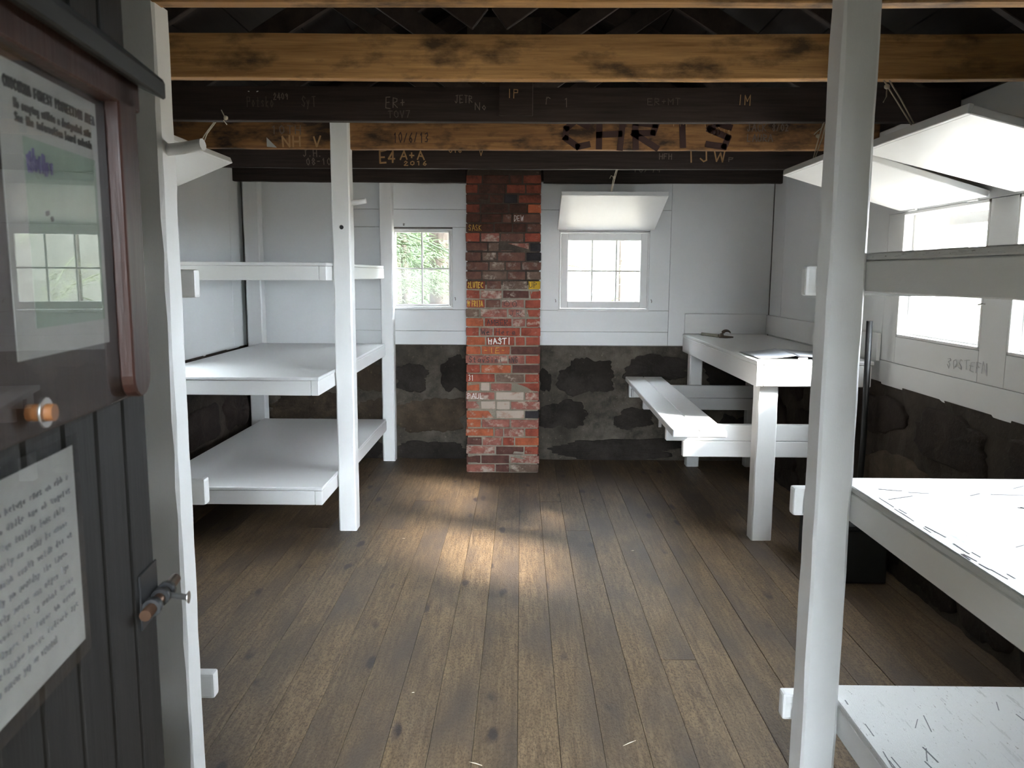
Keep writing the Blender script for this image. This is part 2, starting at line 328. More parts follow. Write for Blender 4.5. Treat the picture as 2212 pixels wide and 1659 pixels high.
# --- hand lettering -------------------------------------------------------
G = {
 'A': [[(0, 0), (.5, 1), (1, 0)], [(.2, .4), (.8, .4)]], 'B': [[(0, 0), (0, 1), (.7, .9), (.7, .6), (0, .5), (.8, .4), (.8, .1), (0, 0)]],
 'C': [[(.9, .85), (.5, 1), (.1, .7), (.1, .3), (.5, 0), (.9, .15)]], 'D': [[(0, 0), (0, 1), (.7, .8), (.8, .3), (0, 0)]],
 'E': [[(.8, 1), (0, 1), (0, 0), (.8, 0)], [(0, .5), (.6, .5)]], 'F': [[(.8, 1), (0, 1), (0, 0)], [(0, .5), (.6, .5)]],
 'G': [[(.9, .85), (.5, 1), (.1, .7), (.1, .3), (.5, 0), (.9, .15), (.9, .45), (.55, .45)]], 'H': [[(0, 0), (0, 1)], [(.8, 0), (.8, 1)], [(0, .5), (.8, .5)]],
 'I': [[(.4, 0), (.4, 1)]], 'J': [[(.2, 1), (.8, 1)], [(.55, 1), (.55, .15), (.3, 0), (.05, .2)]], 'K': [[(0, 0), (0, 1)], [(.8, 1), (0, .5), (.8, 0)]],
 'L': [[(0, 1), (0, 0), (.7, 0)]], 'M': [[(0, 0), (0, 1), (.45, .4), (.9, 1), (.9, 0)]], 'N': [[(0, 0), (0, 1), (.8, 0), (.8, 1)]],
 'O': [[(.45, 0), (.05, .35), (.1, .8), (.5, 1), (.85, .7), (.8, .2), (.45, 0)]], 'P': [[(0, 0), (0, 1), (.75, .9), (.7, .55), (0, .5)]],
 'R': [[(0, 0), (0, 1), (.75, .9), (.7, .6), (0, .5), (.8, 0)]], 'S': [[(.85, .85), (.4, 1), (.1, .75), (.75, .35), (.6, .03), (.05, .12)]],
 'T': [[(0, 1), (.9, 1)], [(.45, 1), (.45, 0)]], 'U': [[(0, 1), (.05, .15), (.4, 0), (.75, .15), (.8, 1)]], 'V': [[(0, 1), (.4, 0), (.8, 1)]],
 'W': [[(0, 1), (.25, 0), (.5, .7), (.75, 0), (1, 1)]], 'X': [[(0, 0), (.8, 1)], [(0, 1), (.8, 0)]], 'Y': [[(0, 1), (.4, .5), (.8, 1)], [(.4, .5), (.4, 0)]], 'Z': [[(0, 1), (.8, 1), (0, 0), (.8, 0)]],
 '0': [[(.4, 0), (.05, .3), (.05, .75), (.4, 1), (.7, .7), (.7, .25), (.4, 0)]], '1': [[(.15, .8), (.4, 1), (.4, 0)]], '2': [[(.05, .75), (.35, 1), (.7, .75), (0, 0), (.75, 0)]],
 '3': [[(.05, .9), (.5, 1), (.7, .75), (.3, .52), (.7, .3), (.5, 0), (.05, .1)]], '4': [[(.55, 0), (.55, 1), (0, .35), (.8, .35)]], '6': [[(.6, 1), (.15, .6), (.05, .2), (.4, 0), (.7, .25), (.4, .5), (.08, .3)]],
 '7': [[(0, 1), (.75, 1), (.25, 0)]], '8': [[(.4, .52), (.1, .75), (.4, 1), (.7, .75), (.4, .52), (.05, .25), (.4, 0), (.75, .25), (.4, .52)]], '9': [[(.65, .6), (.3, .5), (.1, .8), (.4, 1), (.7, .8), (.6, 0)]],
 '+': [[(.1, .5), (.7, .5)], [(.4, .2), (.4, .8)]], '/': [[(0, 0), (.6, 1)]], '-': [[(.1, .5), (.6, .5)]], '.': [[(.3, 0), (.4, .06)]], ' ': [],
 'a': [[(.7, .55), (.3, .6), (.05, .25), (.35, 0), (.65, .3), (.7, .55), (.75, 0)]], 'e': [[(.05, .3), (.65, .35), (.4, .6), (.1, .4), (.15, .1), (.6, .05)]], 'i': [[(.3, .55), (.3, 0)], [(.3, .72), (.34, .78)]],
 'k': [[(.05, 1), (.05, 0)], [(.6, .6), (.05, .3), (.6, 0)]], 'n': [[(.05, 0), (.05, .6)], [(.05, .45), (.4, .6), (.6, .4), (.6, 0)]], 'o': [[(.35, 0), (.05, .25), (.3, .6), (.65, .35), (.35, 0)]],
 'r': [[(.05, 0), (.05, .6)], [(.05, .4), (.3, .6), (.55, .55)]], 's': [[(.6, .5), (.3, .6), (.1, .45), (.55, .2), (.4, 0), (.05, .05)]], 't': [[(.3, .95), (.3, .05), (.55, 0)], [(.05, .6), (.6, .6)]],
 'v': [[(0, .6), (.3, 0), (.6, .6)]], 'g': [[(.6, .6), (.2, .6), (.1, .2), (.6, .2), (.6, .6), (.55, -.25), (.1, -.2)]], 'y': [[(0, .6), (.3, .1)], [(.6, .6), (.1, -.3)]], 'd': [[(.6, 1), (.6, 0), (.15, .05), (.1, .5), (.6, .5)]],
 'l': [[(.3, 1), (.3, 0)]], 'c': [[(.6, .5), (.3, .6), (.08, .3), (.3, 0), (.6, .1)]], 'h': [[(.05, 1), (.05, 0)], [(.05, .4), (.4, .6), (.6, .4), (.6, 0)]], 'm': [[(0, 0), (0, .6), (.3, .5), (.35, 0)], [(.35, .5), (.65, .55), (.7, 0)]],
 'f': [[(.6, .95), (.3, .9), (.25, 0)], [(0, .55), (.5, .55)]], 'u': [[(0, .6), (.1, .05), (.5, .1), (.6, .6)], [(.6, .3), (.65, 0)]], 'p': [[(.05, .6), (.05, -.3)], [(.05, .5), (.5, .6), (.6, .2), (.05, .1)]], 'b': [[(.05, 1), (.05, 0), (.5, .05), (.6, .4), (.05, .5)]], 'w': [[(0, .6), (.2, 0), (.4, .5), (.6, 0), (.8, .6)]],
}
def letter_bm(bm, s, o, ux, uz, un, width, height, th, jit=0.05, depth=.0012, rnd=random):
    """strokes laid on a plane: o origin, ux/uz unit axes, un outward normal"""
    o, ux, uz, un = Vector(o), Vector(ux), Vector(uz), Vector(un)
    n = len(s); cw = width / max(n, 1)
    for i, ch in enumerate(s):
        for pl in G.get(ch, []):
            pts = [(i * cw + (x + rnd.uniform(-jit, jit)) * cw * .78, (y + rnd.uniform(-jit, jit)) * height) for x, y in pl]
            for (xa, ya), (xb, yb) in zip(pts[:-1], pts[1:]):
                d = Vector((xb - xa, yb - ya)); L = d.length
                if L < 1e-6: continue
                d /= L; nn = Vector((-d.y, d.x)) * th / 2; e = d * th * .35
                q = [(xa - e.x + nn.x, ya - e.y + nn.y), (xa - e.x - nn.x, ya - e.y - nn.y), (xb + e.x - nn.x, yb + e.y - nn.y), (xb + e.x + nn.x, yb + e.y + nn.y)]
                lo = [bm.verts.new(o + ux * x + uz * y - un * .0005) for x, y in q]; hi = [bm.verts.new(o + ux * x + uz * y + un * depth) for x, y in q]
                bm.faces.new(hi)
                for a in range(4): bm.faces.new((lo[a], lo[(a + 1) % 4], hi[(a + 1) % 4], hi[a]))
def letters(name, s, o, ux, uz, un, width, height, th, mat, parent, jit=.05):
    bm = bmesh.new(); letter_bm(bm, s, o, ux, uz, un, width, height, th, jit); bmesh.ops.recalc_face_normals(bm, faces=bm.faces)
    return link(name, mesh_of(bm, name), mat, parent, o)

# ------------------------------------------------------------------ room dimensions
XL, XR, YB, YF = -2.20, 1.97, 6.44, 0.33
ZW0, ZW1 = 0.935, 2.215           # painted panelling from / to
LEV = (0.355, 0.955, 1.557)       # bunk decks

# ------------------------------------------------------------------ floor
fl = tag(box('floor', XL - .1, XR + .1, -.05, YB + .1, -.14, -.028, M['beam_dark'], bev=0), kind='structure')
xs = XL - .04; i = 0
rf = random.Random(3)
while xs < XR + .02:
    wd = .138 + rf.uniform(-.004, .006)
    cut = rf.choice([None, 3.0, 4.6, 2.2, None, 5.2])
    segs = [(.02, YB + .04)] if cut is None else [(.02, cut - .0012), (cut + .0012, YB + .04)]
    for (a, b) in segs:
        dz = rf.uniform(-.0012, .0008)
        box('plank', xs + .0006, xs + wd - .0006, a, b, -.028, dz, M['floor'], fl, bev=.0013)
    xs += wd; i += 1

# ------------------------------------------------------------------ walls
def wall_with_holes(name, axis, pos0, pos1, a0, a1, z0, z1, holes, mat):
    """axis 'x': wall plane normal to y (runs along x); 'y': normal to x"""
    lst = []; cuts = sorted(holes); cur = a0
    def add(s0, s1, q0, q1):
        if s1 - s0 > 1e-4 and q1 - q0 > 1e-4:
            lst.append((s0, s1, pos0, pos1, q0, q1) if axis == 'x' else (pos0, pos1, s0, s1, q0, q1))
    for (h0, h1, k0, k1) in cuts:
        add(cur, h0, z0, z1); add(h0, h1, z0, k0); add(h0, h1, k1, z1); cur = h1
    add(cur, a1, z0, z1)
    o = boxes(name, lst, mat); return tag(o, kind='structure')

WB = [(-1.030, -.545, 1.228, 1.850), (.300, 1.012, 1.218, 1.835)]       # back windows
WR = [(2.50, 3.28, 1.185, 1.825), (3.475, 4.255, 1.185, 1.825)]
WL = [(3.70, 4.48, 1.185, 1.825)]
wb = wall_with_holes('wall_back', 'x', YB + .02, YB + .22, XL - .2, XR + .2, -.2, 2.42, WB, M['outer'])
wr = wall_with_holes('wall_right', 'y', XR + .02, XR + .20, -.1, YB + .2, -.2, 2.30, WR, M['outer'])
wl = wall_with_holes('wall_left', 'y', XL - .22, XL - .02, -.1, YB + .2, -.2, 2.30, WL, M['outer'])
wf = wall_with_holes('wall_front', 'x', .13, YF, XL - .2, XR + .2, -.2, 2.42, [(-.43, .43, -.05, 2.02)], M['door'])
# gables
for nm, y0, y1, par in (('gable', YB + .03, YB + .2, wb), ('gable', .13, YF - .03, wf)):
    prism(nm, [(XL - .2, y0, 2.3), (XR + .2, y0, 2.3), (XR + .2, y0, 2.44), (-.115, y0, 3.81), (XL - .2, y0, 2.44)], (0, y1 - y0, 0), M['roof'], par)
# back wall panelling (each board its own piece)
def pb(x0, x1, z0, z1, t=.020):
    g = .0012
    box('panel', x0 + g, x1 - g, YB + .02 - t, YB + .021, z0 + g, z1 - g, M['wall'], wb, bev=.0018)
pb(XL, -1.40, ZW0, ZW1, .017)
pb(-1.40, -.405, 2.000, ZW1); pb(-1.40, -.405, 1.862, 2.000, .019); pb(-1.40, -1.030, 1.215, 1.862, .018); pb(-.545, -.405, 1.215, 1.862, .018)
pb(-1.40, -.405, 1.045, 1.215, .019); pb(-1.40, -.405, ZW0, 1.045)
pb(.14, 1.175, 2.000, ZW1); pb(.14, .300, 1.215, 2.000, .018); pb(.300, 1.012, 1.838, 2.000, .019); pb(1.012, 1.175, 1.215, 2.000, .018)
pb(.14, 1.175, 1.045, 1.215, .019); pb(.14, 1.175, ZW0, 1.045); pb(1.175, XR, ZW0, ZW1, .016)
box('panel', -.405, .14, YB, YB + .021, ZW0, ZW1, M['wall'], wb)
box('top_plate', XL, -.415, YB - .03, YB + .02, 2.225, 2.42, M['beam_dark'], wb); box('top_plate', .15, XR, YB - .03, YB + .02, 2.225, 2.42, M['beam_dark'], wb)
# masonry below
rs = random.Random(21)
def stone(parent, o, ua, ub, un, w_, h_, mat, th=.016, seed=0, n=16):
    """irregular slab in plane (ua, ub), centred at o, standing `th` out along un"""
    r = random.Random(seed); o, ua, ub, un = map(Vector, (o, ua, ub, un)); bm = bmesh.new()
    out = []; p = 3.2; ph = [r.uniform(0, 6.28) for _ in range(3)]
    for k in range(n):
        t = 2 * PI * k / n; c, s = math.cos(t), math.sin(t)
        rad = (abs(c) ** p + abs(s) ** p) ** (-1 / p) * (.90 + .10 * math.sin(2 * t + ph[0]) + .07 * math.sin(3 * t + ph[1]) + .06 * math.sin(5 * t + ph[2]) + .04 * math.sin(9 * t + ph[0]) + r.uniform(-.055, .055))
        out.append((c * rad * w_ / 2, s * rad * h_ / 2))
    lo = [bm.verts.new(o + ua * x + ub * y - un * .03) for x, y in out]
    md = [bm.verts.new(o + ua * x + ub * y + un * th * .55) for x, y in out]
    hi = [bm.verts.new(o + ua * x * .93 + ub * y * .90 + un * th * r.uniform(.8, 1.15)) for x, y in out]
    inn = [bm.verts.new(o + ua * x * .5 + ub * y * .5 + un * th * r.uniform(.8, 1.5)) for x, y in out]
    c = bm.verts.new(o + un * th * r.uniform(.9, 1.4))
    for k in range(n):
        j = (k + 1) % n
        bm.faces.new((lo[k], lo[j], md[j], md[k])); bm.faces.new((md[k], md[j], hi[j], hi[k])); bm.faces.new((hi[k], hi[j], inn[j], inn[k])); bm.faces.new((inn[k], inn[j], c))
    bmesh.ops.recalc_face_normals(bm, faces=bm.faces)
    ob = link('stone', mesh_of(bm, 'stone'), mat, parent, o, smooth=True); return ob
def rough_slab(name, o, ua, ub, un, W, H, nu, nv, amp, mat, parent, seed, batter=0.0):
    r = random.Random(seed); o, ua, ub, un = map(Vector, (o, ua, ub, un)); bm = bmesh.new(); g = []
    for j in range(nv + 1):
        row = []
        for k in range(nu + 1):
            row.append(bm.verts.new(o + ua * (W * k / nu) + ub * (H * j / nv) + un * (r.uniform(-amp, amp) + batter * (1 - j / nv))))
        g.append(row)
    for j in range(nv):
        for k in range(nu): bm.faces.new((g[j][k], g[j][k + 1], g[j + 1][k + 1], g[j + 1][k]))
    # close the back so that the slab has thickness
    bk = [bm.verts.new(v.co - un * (.12 + batter)) for v in (g[0][0], g[0][-1], g[-1][-1], g[-1][0])]
    bm.faces.new(bk[::-1])
    bm.faces.new([bk[0], bk[1]] + g[0][::-1]); bm.faces.new([bk[2], bk[3]] + g[-1])
    bm.faces.new([bk[1], bk[2]] + [row[-1] for row in g[::-1]]); bm.faces.new([bk[3], bk[0]] + [row[0] for row in g])
    bmesh.ops.recalc_face_normals(bm, faces=bm.faces)
    return link(name, mesh_of(bm, name), mat, parent, o, smooth=False)
X, Y, Z = (1, 0, 0), (0, 1, 0), (0, 0, 1)
rough_slab('mortar_bed', (XL, YB + .004, -.02), X, Z, (0, -1, 0), XR - XL, ZW0 + .014, 60, 14, .005, M['mortar'], wb, 5)
BST = [(.303, .755, .518, .846, 'd'), (.145, .254, .56, .745, 'd'), (.145, .544, .243, .499, 'd'), (.754, 1.09, .254, .435, 'd'), (.236, 1.348, -.01, .183, 'd'), (.80, 1.38, .640, .860, 'd'),
       (-1.04, -.727, .553, .781, 'd'), (-.639, -.400, .532, .870, 'd'), (-1.04, -.420, .200, .517, 'b'), (-1.04, -.420, -.02, .154, 'd'),
       (-2.07, -1.42, .300, .560, 'b'), (-2.15, -1.50, .600, .900, 'b'), (-1.42, -1.09, .545, .80, 'b'), (-1.36, -1.09, .21, .50, 'b'), (-2.15, -1.45, -.02, .26, 'd'), (-1.40, -1.10, -.02, .16, 'd'),
       (1.16, 1.56, .22, .60, 'd'), (1.60, 1.94, .02, .40, 'd'), (1.45, 1.94, .45, .86, 'd')]
for k, (a, b, c, d, t) in enumerate(BST):
    stone(wb, ((a + b) / 2, YB + .004, (c + d) / 2), X, Z, (0, -1, 0), b - a, d - c, M['stone_dark' if t == 'd' else 'stone_brown'], .009, 100 + k, 72)
def side_masonry(wall, xw, un, seed, batter, y0, y1):
    rough_slab('mortar_bed', (xw - un * .004, y0, -.02), Y, Z, (un, 0, 0), y1 - y0, ZW0 + .012, 70, 12, .010, M['mortar_side'], wall, seed, batter)
    r = random.Random(seed); zc = -.02; k = 0
    for hh in (.30, .33, .29):
        yy = y0 + r.uniform(-.3, 0)
        while yy < y1 - .15:
            ww = r.uniform(.38, .85); a, b = max(yy, y0 + .01), min(yy + ww, y1 - .01)
            if b - a > .15:
                zz = zc + hh / 2
                stone(wall, (xw - un * .004 + un * batter * (1 - zz / .95), (a + b) / 2, zz), Y, Z, (un, 0, 0), b - a - .05, hh - .045 + r.uniform(-.02, .02), M['stone_side' if r.random() < .75 else 'stone_brown'], .014, seed * 50 + k, 36)
            k += 1; yy += ww
        zc += hh
side_masonry(wr, XR - .005, -1, 31, .085, YF, YB)
side_masonry(wl, XL + .005, 1, 32, .03, YF, YB)
# side panelling: boards around the windows
def side_panels(wall, xw, un, holes, joints):
    def sb(y0, y1, z0, z1, t=.02):
        g = .0012; a, b = (xw - un * .021, xw - un * .02 + un * t)
        box('panel', min(a, b), max(a, b), y0 + g, y1 - g, z0 + g, z1 - g, M['wall'], wall, bev=.0018)
    zt, zb = 1.825, 1.185
    for y0, y1 in joints: sb(y0, y1, ZW0 - .02, 1.045, .019)
    for y0, y1 in joints: sb(y0, y1, zt, ZW1 + .07, .020)
    cur = YF
    for (a, b, c, d) in holes:
        sb(cur, a, 1.045, zt, .018); sb(a, b, 1.045, zb, .018); cur = b
    sb(cur, joints[-1][1], 1.045, zt, .017)
    sb(joints[-1][1], 6.16, ZW0 - .015, ZW1 + .07, .017); sb(6.16, YB - .001, ZW0 - .015, ZW1 + .07, .0175)
side_panels(wr, XR, -1, WR, [(YF, 2.405), (2.405, 4.42)])
side_panels(wl, XL, 1, WL, [(YF, 2.60), (2.60, 4.7)])
letters('wall_scribble', '30STEFN', (XR - .0005, 3.715, 1.088), (0, -1, 0), Z, (-1, 0, 0), .33, .045, .003, M['pencil_faint'], wr, .16)
# roof
roof = empty('ceiling', (-.115, 3.2, 3.5), kind='structure')
for s, xe in ((-1, XL - .25), (1, XR + .25)):
    zr, ze = 3.78, 3.78 - .6 * abs(xe + .115)
    nb = 11
    for k in range(nb):
        t0, t1 = k / nb, (k + 1) / nb - .003
        f = lambda t: (-.115 + (xe + .115) * t, zr + (ze - zr) * t)
        (xa, za), (xb, zb_) = f(t0), f(t1)
        prism('roof_board', [(xa, -1.3, za), (xb, -1.3, zb_), (xb, -1.3, zb_ + .03), (xa, -1.3, za + .03)], (0, YB + 1.9, 0), M['roof'], roof)  # front overhang made longer, out of view, to cut light at the doorway
    (xa, za), (xb, zb_) = (-.115, zr + .035), (xe, ze + .035)
    prism('roof_sheet', [(xa, -1.35, za), (xb, -1.35, zb_), (xb, -1.35, zb_ + .03), (xa, -1.35, za + .03)], (0, YB + 2.0, 0), M['roof'], roof)
for wall, x0, x1 in ((wr, XR + .0, XR + .19), (wl, XL - .20, XL - .0)):
    box('top_plate', x0, x1, YF - .2, YB + .2, 2.295, 2.50, M['roof'], wall, bev=0)

# ------------------------------------------------------------------ windows
def pane(name, x0, x1, y0, y1, z0, z1, par, m): return box(name, x0, x1, y0, y1, z0, z1, m, par, bev=0)
def window_back(n, hole, stile, cols, rows, label_dirty):
    x0, x1, z0, z1 = hole
    r = empty('window_%d' % n, ((x0 + x1) / 2, YB + .05, z0), kind='structure')
    # lining of the reveal
    for (a, b, c, d) in ((x0, x0 + .012, z0, z1), (x1 - .012, x1, z0, z1), (x0, x1, z0, z0 + .012), (x0, x1, z1 - .012, z1)):
        box('window_frame', a, b, YB + .003, YB + .20, c, d, M['white'], r, bev=.002)
    a0, a1, c0, c1 = x0 + .014, x1 - .014, z0 + .014, z1 - .014
    ys, ye = YB + .004, YB + .038
    for (a, b, c, d) in ((a0, a0 + stile, c0, c1), (a1 - stile, a1, c0, c1), (a0 + stile, a1 - stile, c0, c0 + stile), (a0 + stile, a1 - stile, c1 - stile, c1)):
        box('sash', a, b, ys, ye, c, d, M['white'], r, bev=.003)
    g0, g1, h0, h1 = a0 + stile, a1 - stile, c0 + stile, c1 - stile
    mw = .012
    for k in range(1, cols):
        xm = g0 + (g1 - g0) * k / cols; box('muntin', xm - mw / 2, xm + mw / 2, ys + .004, ye - .004, h0, h1, M['white'], r, bev=.002)
    for k in range(1, rows):
        zm = h0 + (h1 - h0) * k / rows; box('muntin', g0, g1, ys + .006, ye - .006, zm - mw / 2, zm + mw / 2, M['white'], r, bev=.002)
    for i in range(cols):
        for j in range(rows):
            pane('pane', g0 + (g1 - g0) * i / cols + mw / 2, g0 + (g1 - g0) * (i + 1) / cols - mw / 2, ys + .016, ys + .019, h0 + (h1 - h0) * j / rows + mw / 2, h0 + (h1 - h0) * (j + 1) / rows - mw / 2, r, M['glass_dirty' if (label_dirty and j == 0) else 'glass'])
    # sill lip
    box('window_sill', x0 - .01, x1 + .005, YB - .012, YB + .01, z0 - .012, z0 + .004, M['white'], r, bev=.003)
    for xx in ((x0 - .028, x1 + .02) if n == 2 else (x1 + .02,)):
        bm = bmesh.new(); tube_bm(bm, [(xx, YB, z0 + .085), (xx, YB - .012, z0 + .085), (xx + .004, YB - .016, z0 + .075), (xx + .004, YB - .01, z0 + .062)], .0028, 6)
        link('hook', mesh_of(bm, 'hook'), M['hook'], r, (xx, YB, z0 + .085))
    return r
window_back(1, WB[0], .016, 2, 2, True)
window_back(2, WB[1], .056, 3, 2, False)
def window_side(n, hole, xw, un):
    y0, y1, z0, z1 = hole
    r = empty('window_%d' % n, (xw, (y0 + y1) / 2, z0), kind='structure')
    xa, xb = (xw - un * .001, xw - un * .19); a, b = min(xa, xb), max(xa, xb)
    for (p, q, c, d) in ((y0, y0 + .014, z0, z1), (y1 - .014, y1, z0, z1), (y0, y1, z0, z0 + .014), (y0, y1, z1 - .014, z1)):
        box('window_frame', a, b, p, q, c, d, M['white'], r, bev=.002)
    sx = sorted((xw - un * .05, xw - un * .075))
    for (p, q, c, d) in ((y0 + .014, y0 + .034, z0 + .014, z1 - .014), (y1 - .034, y1 - .014, z0 + .014, z1 - .014), (y0 + .034, y1 - .034, z0 + .014, z0 + .034)):
        box('stop_bead', sx[0], sx[1], p, q, c, d, M['white'], r, bev=.002)
    bx = sorted((xw - un * .10, xw - un * .16))
    box('sash_rail', bx[0], bx[1], y0 + .014, y0 + .52, z1 - .085, z1 - .03, M['white_y'], r, bev=.003)
    bm = bmesh.new(); tube_bm(bm, [(xw, y0 - .02, z0 + .2), (xw + un * .014, y0 - .02, z0 + .2), (xw + un * .02, y0 - .005, z0 + .195), (xw + un * .01, y0 + .005, z0 + .19)], .003, 6)
    link('hook', mesh_of(bm, 'hook'), M['hook'], r, (xw, y0, z0 + .2))
    return r
for k, h in enumerate(WR): window_side(3 + k, h, XR, -1)
for k, h in enumerate(WL): window_side(5 + k, h, XL, 1)

# ------------------------------------------------------------------ trusses
JB, JH = 2.190, 0.150
TR = [(2.155, 'beam_light', 'nearest roof truss, its pine beam cut by the top of the picture', ),
      (2.965, 'beam_light', 'roof truss with the widest bright orange-brown beam, blotched with dark stains'),
      (3.775, 'beam_dark', 'smoke-dark roof truss with a short splice plate, third beam from the door'),
      (4.605, 'beam_mid', 'brown roof truss painted with big dark letters reading CHRIS'),
      (5.430, 'beam_dark', 'dark roof truss carved with A+A 2016 and TJW'),
      (6.250, 'beam_dark', 'dark roof truss close against the chimney wall, carved 10/99')]
JO = []
for (y, mt, lab) in TR:
    t = empty('roof_truss', (-.115, y, JB), lab, 'roof truss', 'roof trusses across the cabin')
    # sagging, slightly wavy joist
    for (XA, XB) in (((XL, XR),) if y < 6 else ((XL, -.425), (.165, XR))):
     bm = bmesh.new(); nseg = 16; rj = random.Random(int(y * 100)); prev = None
     rings = []
     for k in range(nseg + 1):
         xx = XA + (XB - XA) * k / nseg; u = 2 * (xx - XL) / (XR - XL) - 1
         sag = -.006 * (1 - u * u) + rj.uniform(-.0015, .0015)
         c = .003
         rings.append([bm.verts.new((xx, yy, zz + sag)) for yy, zz in ((y + c, JB), (y + .05 - c, JB), (y + .05, JB + c), (y + .05, JB + JH), (y, JB + JH), (y, JB + c))])
     for k in range(nseg):
         for q in range(6): bm.faces.new((rings[k][q], rings[k][(q + 1) % 6], rings[k + 1][(q + 1) % 6], rings[k + 1][q]))
     bm.faces.new(rings[0]); bm.faces.new(rings[-1][::-1]); bmesh.ops.recalc_face_normals(bm, faces=bm.faces)
     j = link('joist', mesh_of(bm, 'joist'), M[mt], t, (XA, y, JB)); JO.append(j)
    for s, xe in ((-1, XL), (1, XR)):
        zr = 2.27 + .6 * abs(xe + .115)
        board_between('rafter', (-.115, y + .052, zr), (xe, y + .052, 2.27), (0, .04, 0), (0, 0, .14), M['rafter'], t)
        if y < 6: board_between('strut', (-.115 + s * .06, y - .022, 2.345), (-.115 + s * 1.0, y - .022, 2.98), (0, .02, 0), (-s * .055, 0, .07), M['rafter'], t)
box('splice_plate', -.105, .048, 3.752, 3.775, 2.208, 2.352, M['beam_dark'], JO[2].parent, bev=.003)
def carve(jk, s, x0, x1, z0, z1, m, th=.005, jit=.06):
    y = TR[min(jk, 5)][0]; cw = (x1 - x0) / len(s)
    for q, ch_ in enumerate(s):
        if ch_ != ' ': letters('carving', ch_, (x0 + q * cw, y - .0004, z0), X, Z, (0, -1, 0), cw, z1 - z0, th, M[m], JO[jk], jit)
for a in (('Potsko', -1.247, -1.12, 2.246, 2.290, 'carve_faint'), ('2409', -1.126, -1.055, 2.278, 2.304, 'carve_pale'), ('SyT', -1.0, -.93, 2.248, 2.290, 'carve_faint'), ('..', -1.25, -1.17, 2.312, 2.33, 'paint_white'),
          ('ER+', -.618, -.52, 2.242, 2.288, 'carve_pale'), ('TOV7', -.608, -.50, 2.200, 2.230, 'carve_faint'), ('JETR', -.304, -.22, 2.266, 2.297, 'carve_pale'), ('No', -.212, -.15, 2.236, 2.265, 'carve_pale'),
          ('r', .107, .15, 2.258, 2.31, 'carve_pale'), ('1', .19, .22, 2.25, 2.288, 'carve_pale'), ('ER+MT', .566, .72, 2.260, 2.288, 'carve_faint'), ('IM', .97, 1.035, 2.258, 2.303, 'carve')):
    carve(2, *a[:5], a[5], .0035)
letters('carving', 'IP', (-.065, 3.7515, 2.285), X, Z, (0, -1, 0), .055, .036, .0035, M['carve'], JO[2], .08)
for a in (('10TH', -1.393, -1.215, 2.264, 2.309, 'carve_pale', .005), ('NH V', -1.331, -1.10, 2.198, 2.252, 'carve', .009), ('10/6/13', -.713, -.51, 2.222, 2.272, 'paint_dark', .005),
          ('CHRIS', .222, 1.22, 2.200, 2.335, 'paint_dark', .034), ('IM', .821, .92, 2.314, 2.338, 'carve', .004), ('CrK', 1.007, 1.10, 2.304, 2.336, 'carve', .004), ('02/14', 1.039, 1.155, 2.266, 2.297, 'carve', .004),
          ('JACK', 1.241, 1.355, 2.288, 2.328, 'carve_pale', .005), ('8/02', 1.380, 1.475, 2.290, 2.326, 'carve_pale', .005), ('LAURA', 1.244, 1.39, 2.234, 2.270, 'carve_pale', .005)):
    carve(3, *a[:5], a[5], a[6])
for a in (('J.H.', -1.437, -1.305, 2.260, 2.302, 'carve_pale', .006), ('08-10', -1.417, -1.245, 2.206, 2.246, 'carve_pale', .006), ('E4', -.934, -.815, 2.220, 2.296, 'carve', .011), ('A+A', -.797, -.63, 2.243, 2.293, 'carve', .009),
          ('2016', -.774, -.61, 2.205, 2.231, 'carve', .006), ('016', -.478, -.385, 2.288, 2.314, 'carve', .006), ('V', -.281, -.24, 2.270, 2.308, 'carve', .005), ('TJW', 1.074, 1.35, 2.236, 2.310, 'carve', .009),
          ('P', 1.352, 1.395, 2.236, 2.262, 'carve_pale', .005), ('HFH', .90, .99, 2.25, 2.285, 'carve_pale', .005)):
    carve(4, *a[:5], a[5], a[6])
carve(6, '10/99', .84, 1.06, 2.268, 2.300, 'carve_pale', .006)

# ------------------------------------------------------------------ chimney
CX0, CX1, CY = -.406, .142, 5.985
ch = empty('chimney', ((CX0 + CX1) / 2, CY + .22, 0), 'red brick chimney rising against the back wall between the two windows', 'chimney')
NC = 32; PIT = 2.215 / NC
box('mortar_core', CX0 + .010, CX1 - .010, CY + .005, YB - .014, 0, 1.42, M['brick_mortar'], ch, bev=0)
box('sooty_mortar_core', CX0 + .010, CX1 - .010, CY + .005, YB - .014, 1.42, 3.3, M['soot_mortar'], ch, bev=0)
# courses bottom -> top : (relative lengths with colour)
ROWS = [
 'p2 d1 g2', 'd1 d2 p2', 'p2 d2 r1', 'd1 p1.3 r.8 o1.6', 'o2 p.7 p1.5 r1', 'o1 p2 p2', 'o2 w2 k1', 'p1 w1.1 w1 p2', 'p2 w2 p1', 'o1 w.7 p1.6 r2',
 'r2 g2 r1', 'r1 o2.2 d2', 'p3 p1.2 r1', 'o1 o2 d2', 'o1.3 r2 r.7 r1', 'r1 p1 r2 r1.4', 'o1.3 r2 p1 r1', 'g1 p2 p1.3 r1', 'r1.2 b1 p1.5 r1', 'r1 p1.6 d2 r.8', 't1.2 b1 g1.6 y.8', 'b1 g1.6 b1.2 g.9',
 'b1.4 g1 b1 b1.2', 'b1 g1 b1.8 k.9', 'b1.3 g.7 p1.8 k.7', 'r.9 p1.2 b1.5 r1', 's2 s1.3 s1 b1', 's1 s1.5 b.7 b2', 't1 s2 s1.3 o1', 's1.6 s1 k1 t1.6', 't.8 s1.8 t1.3 t1', 't1 s1.7 s.8 t1.2']
BRK = {}
rb = random.Random(9)
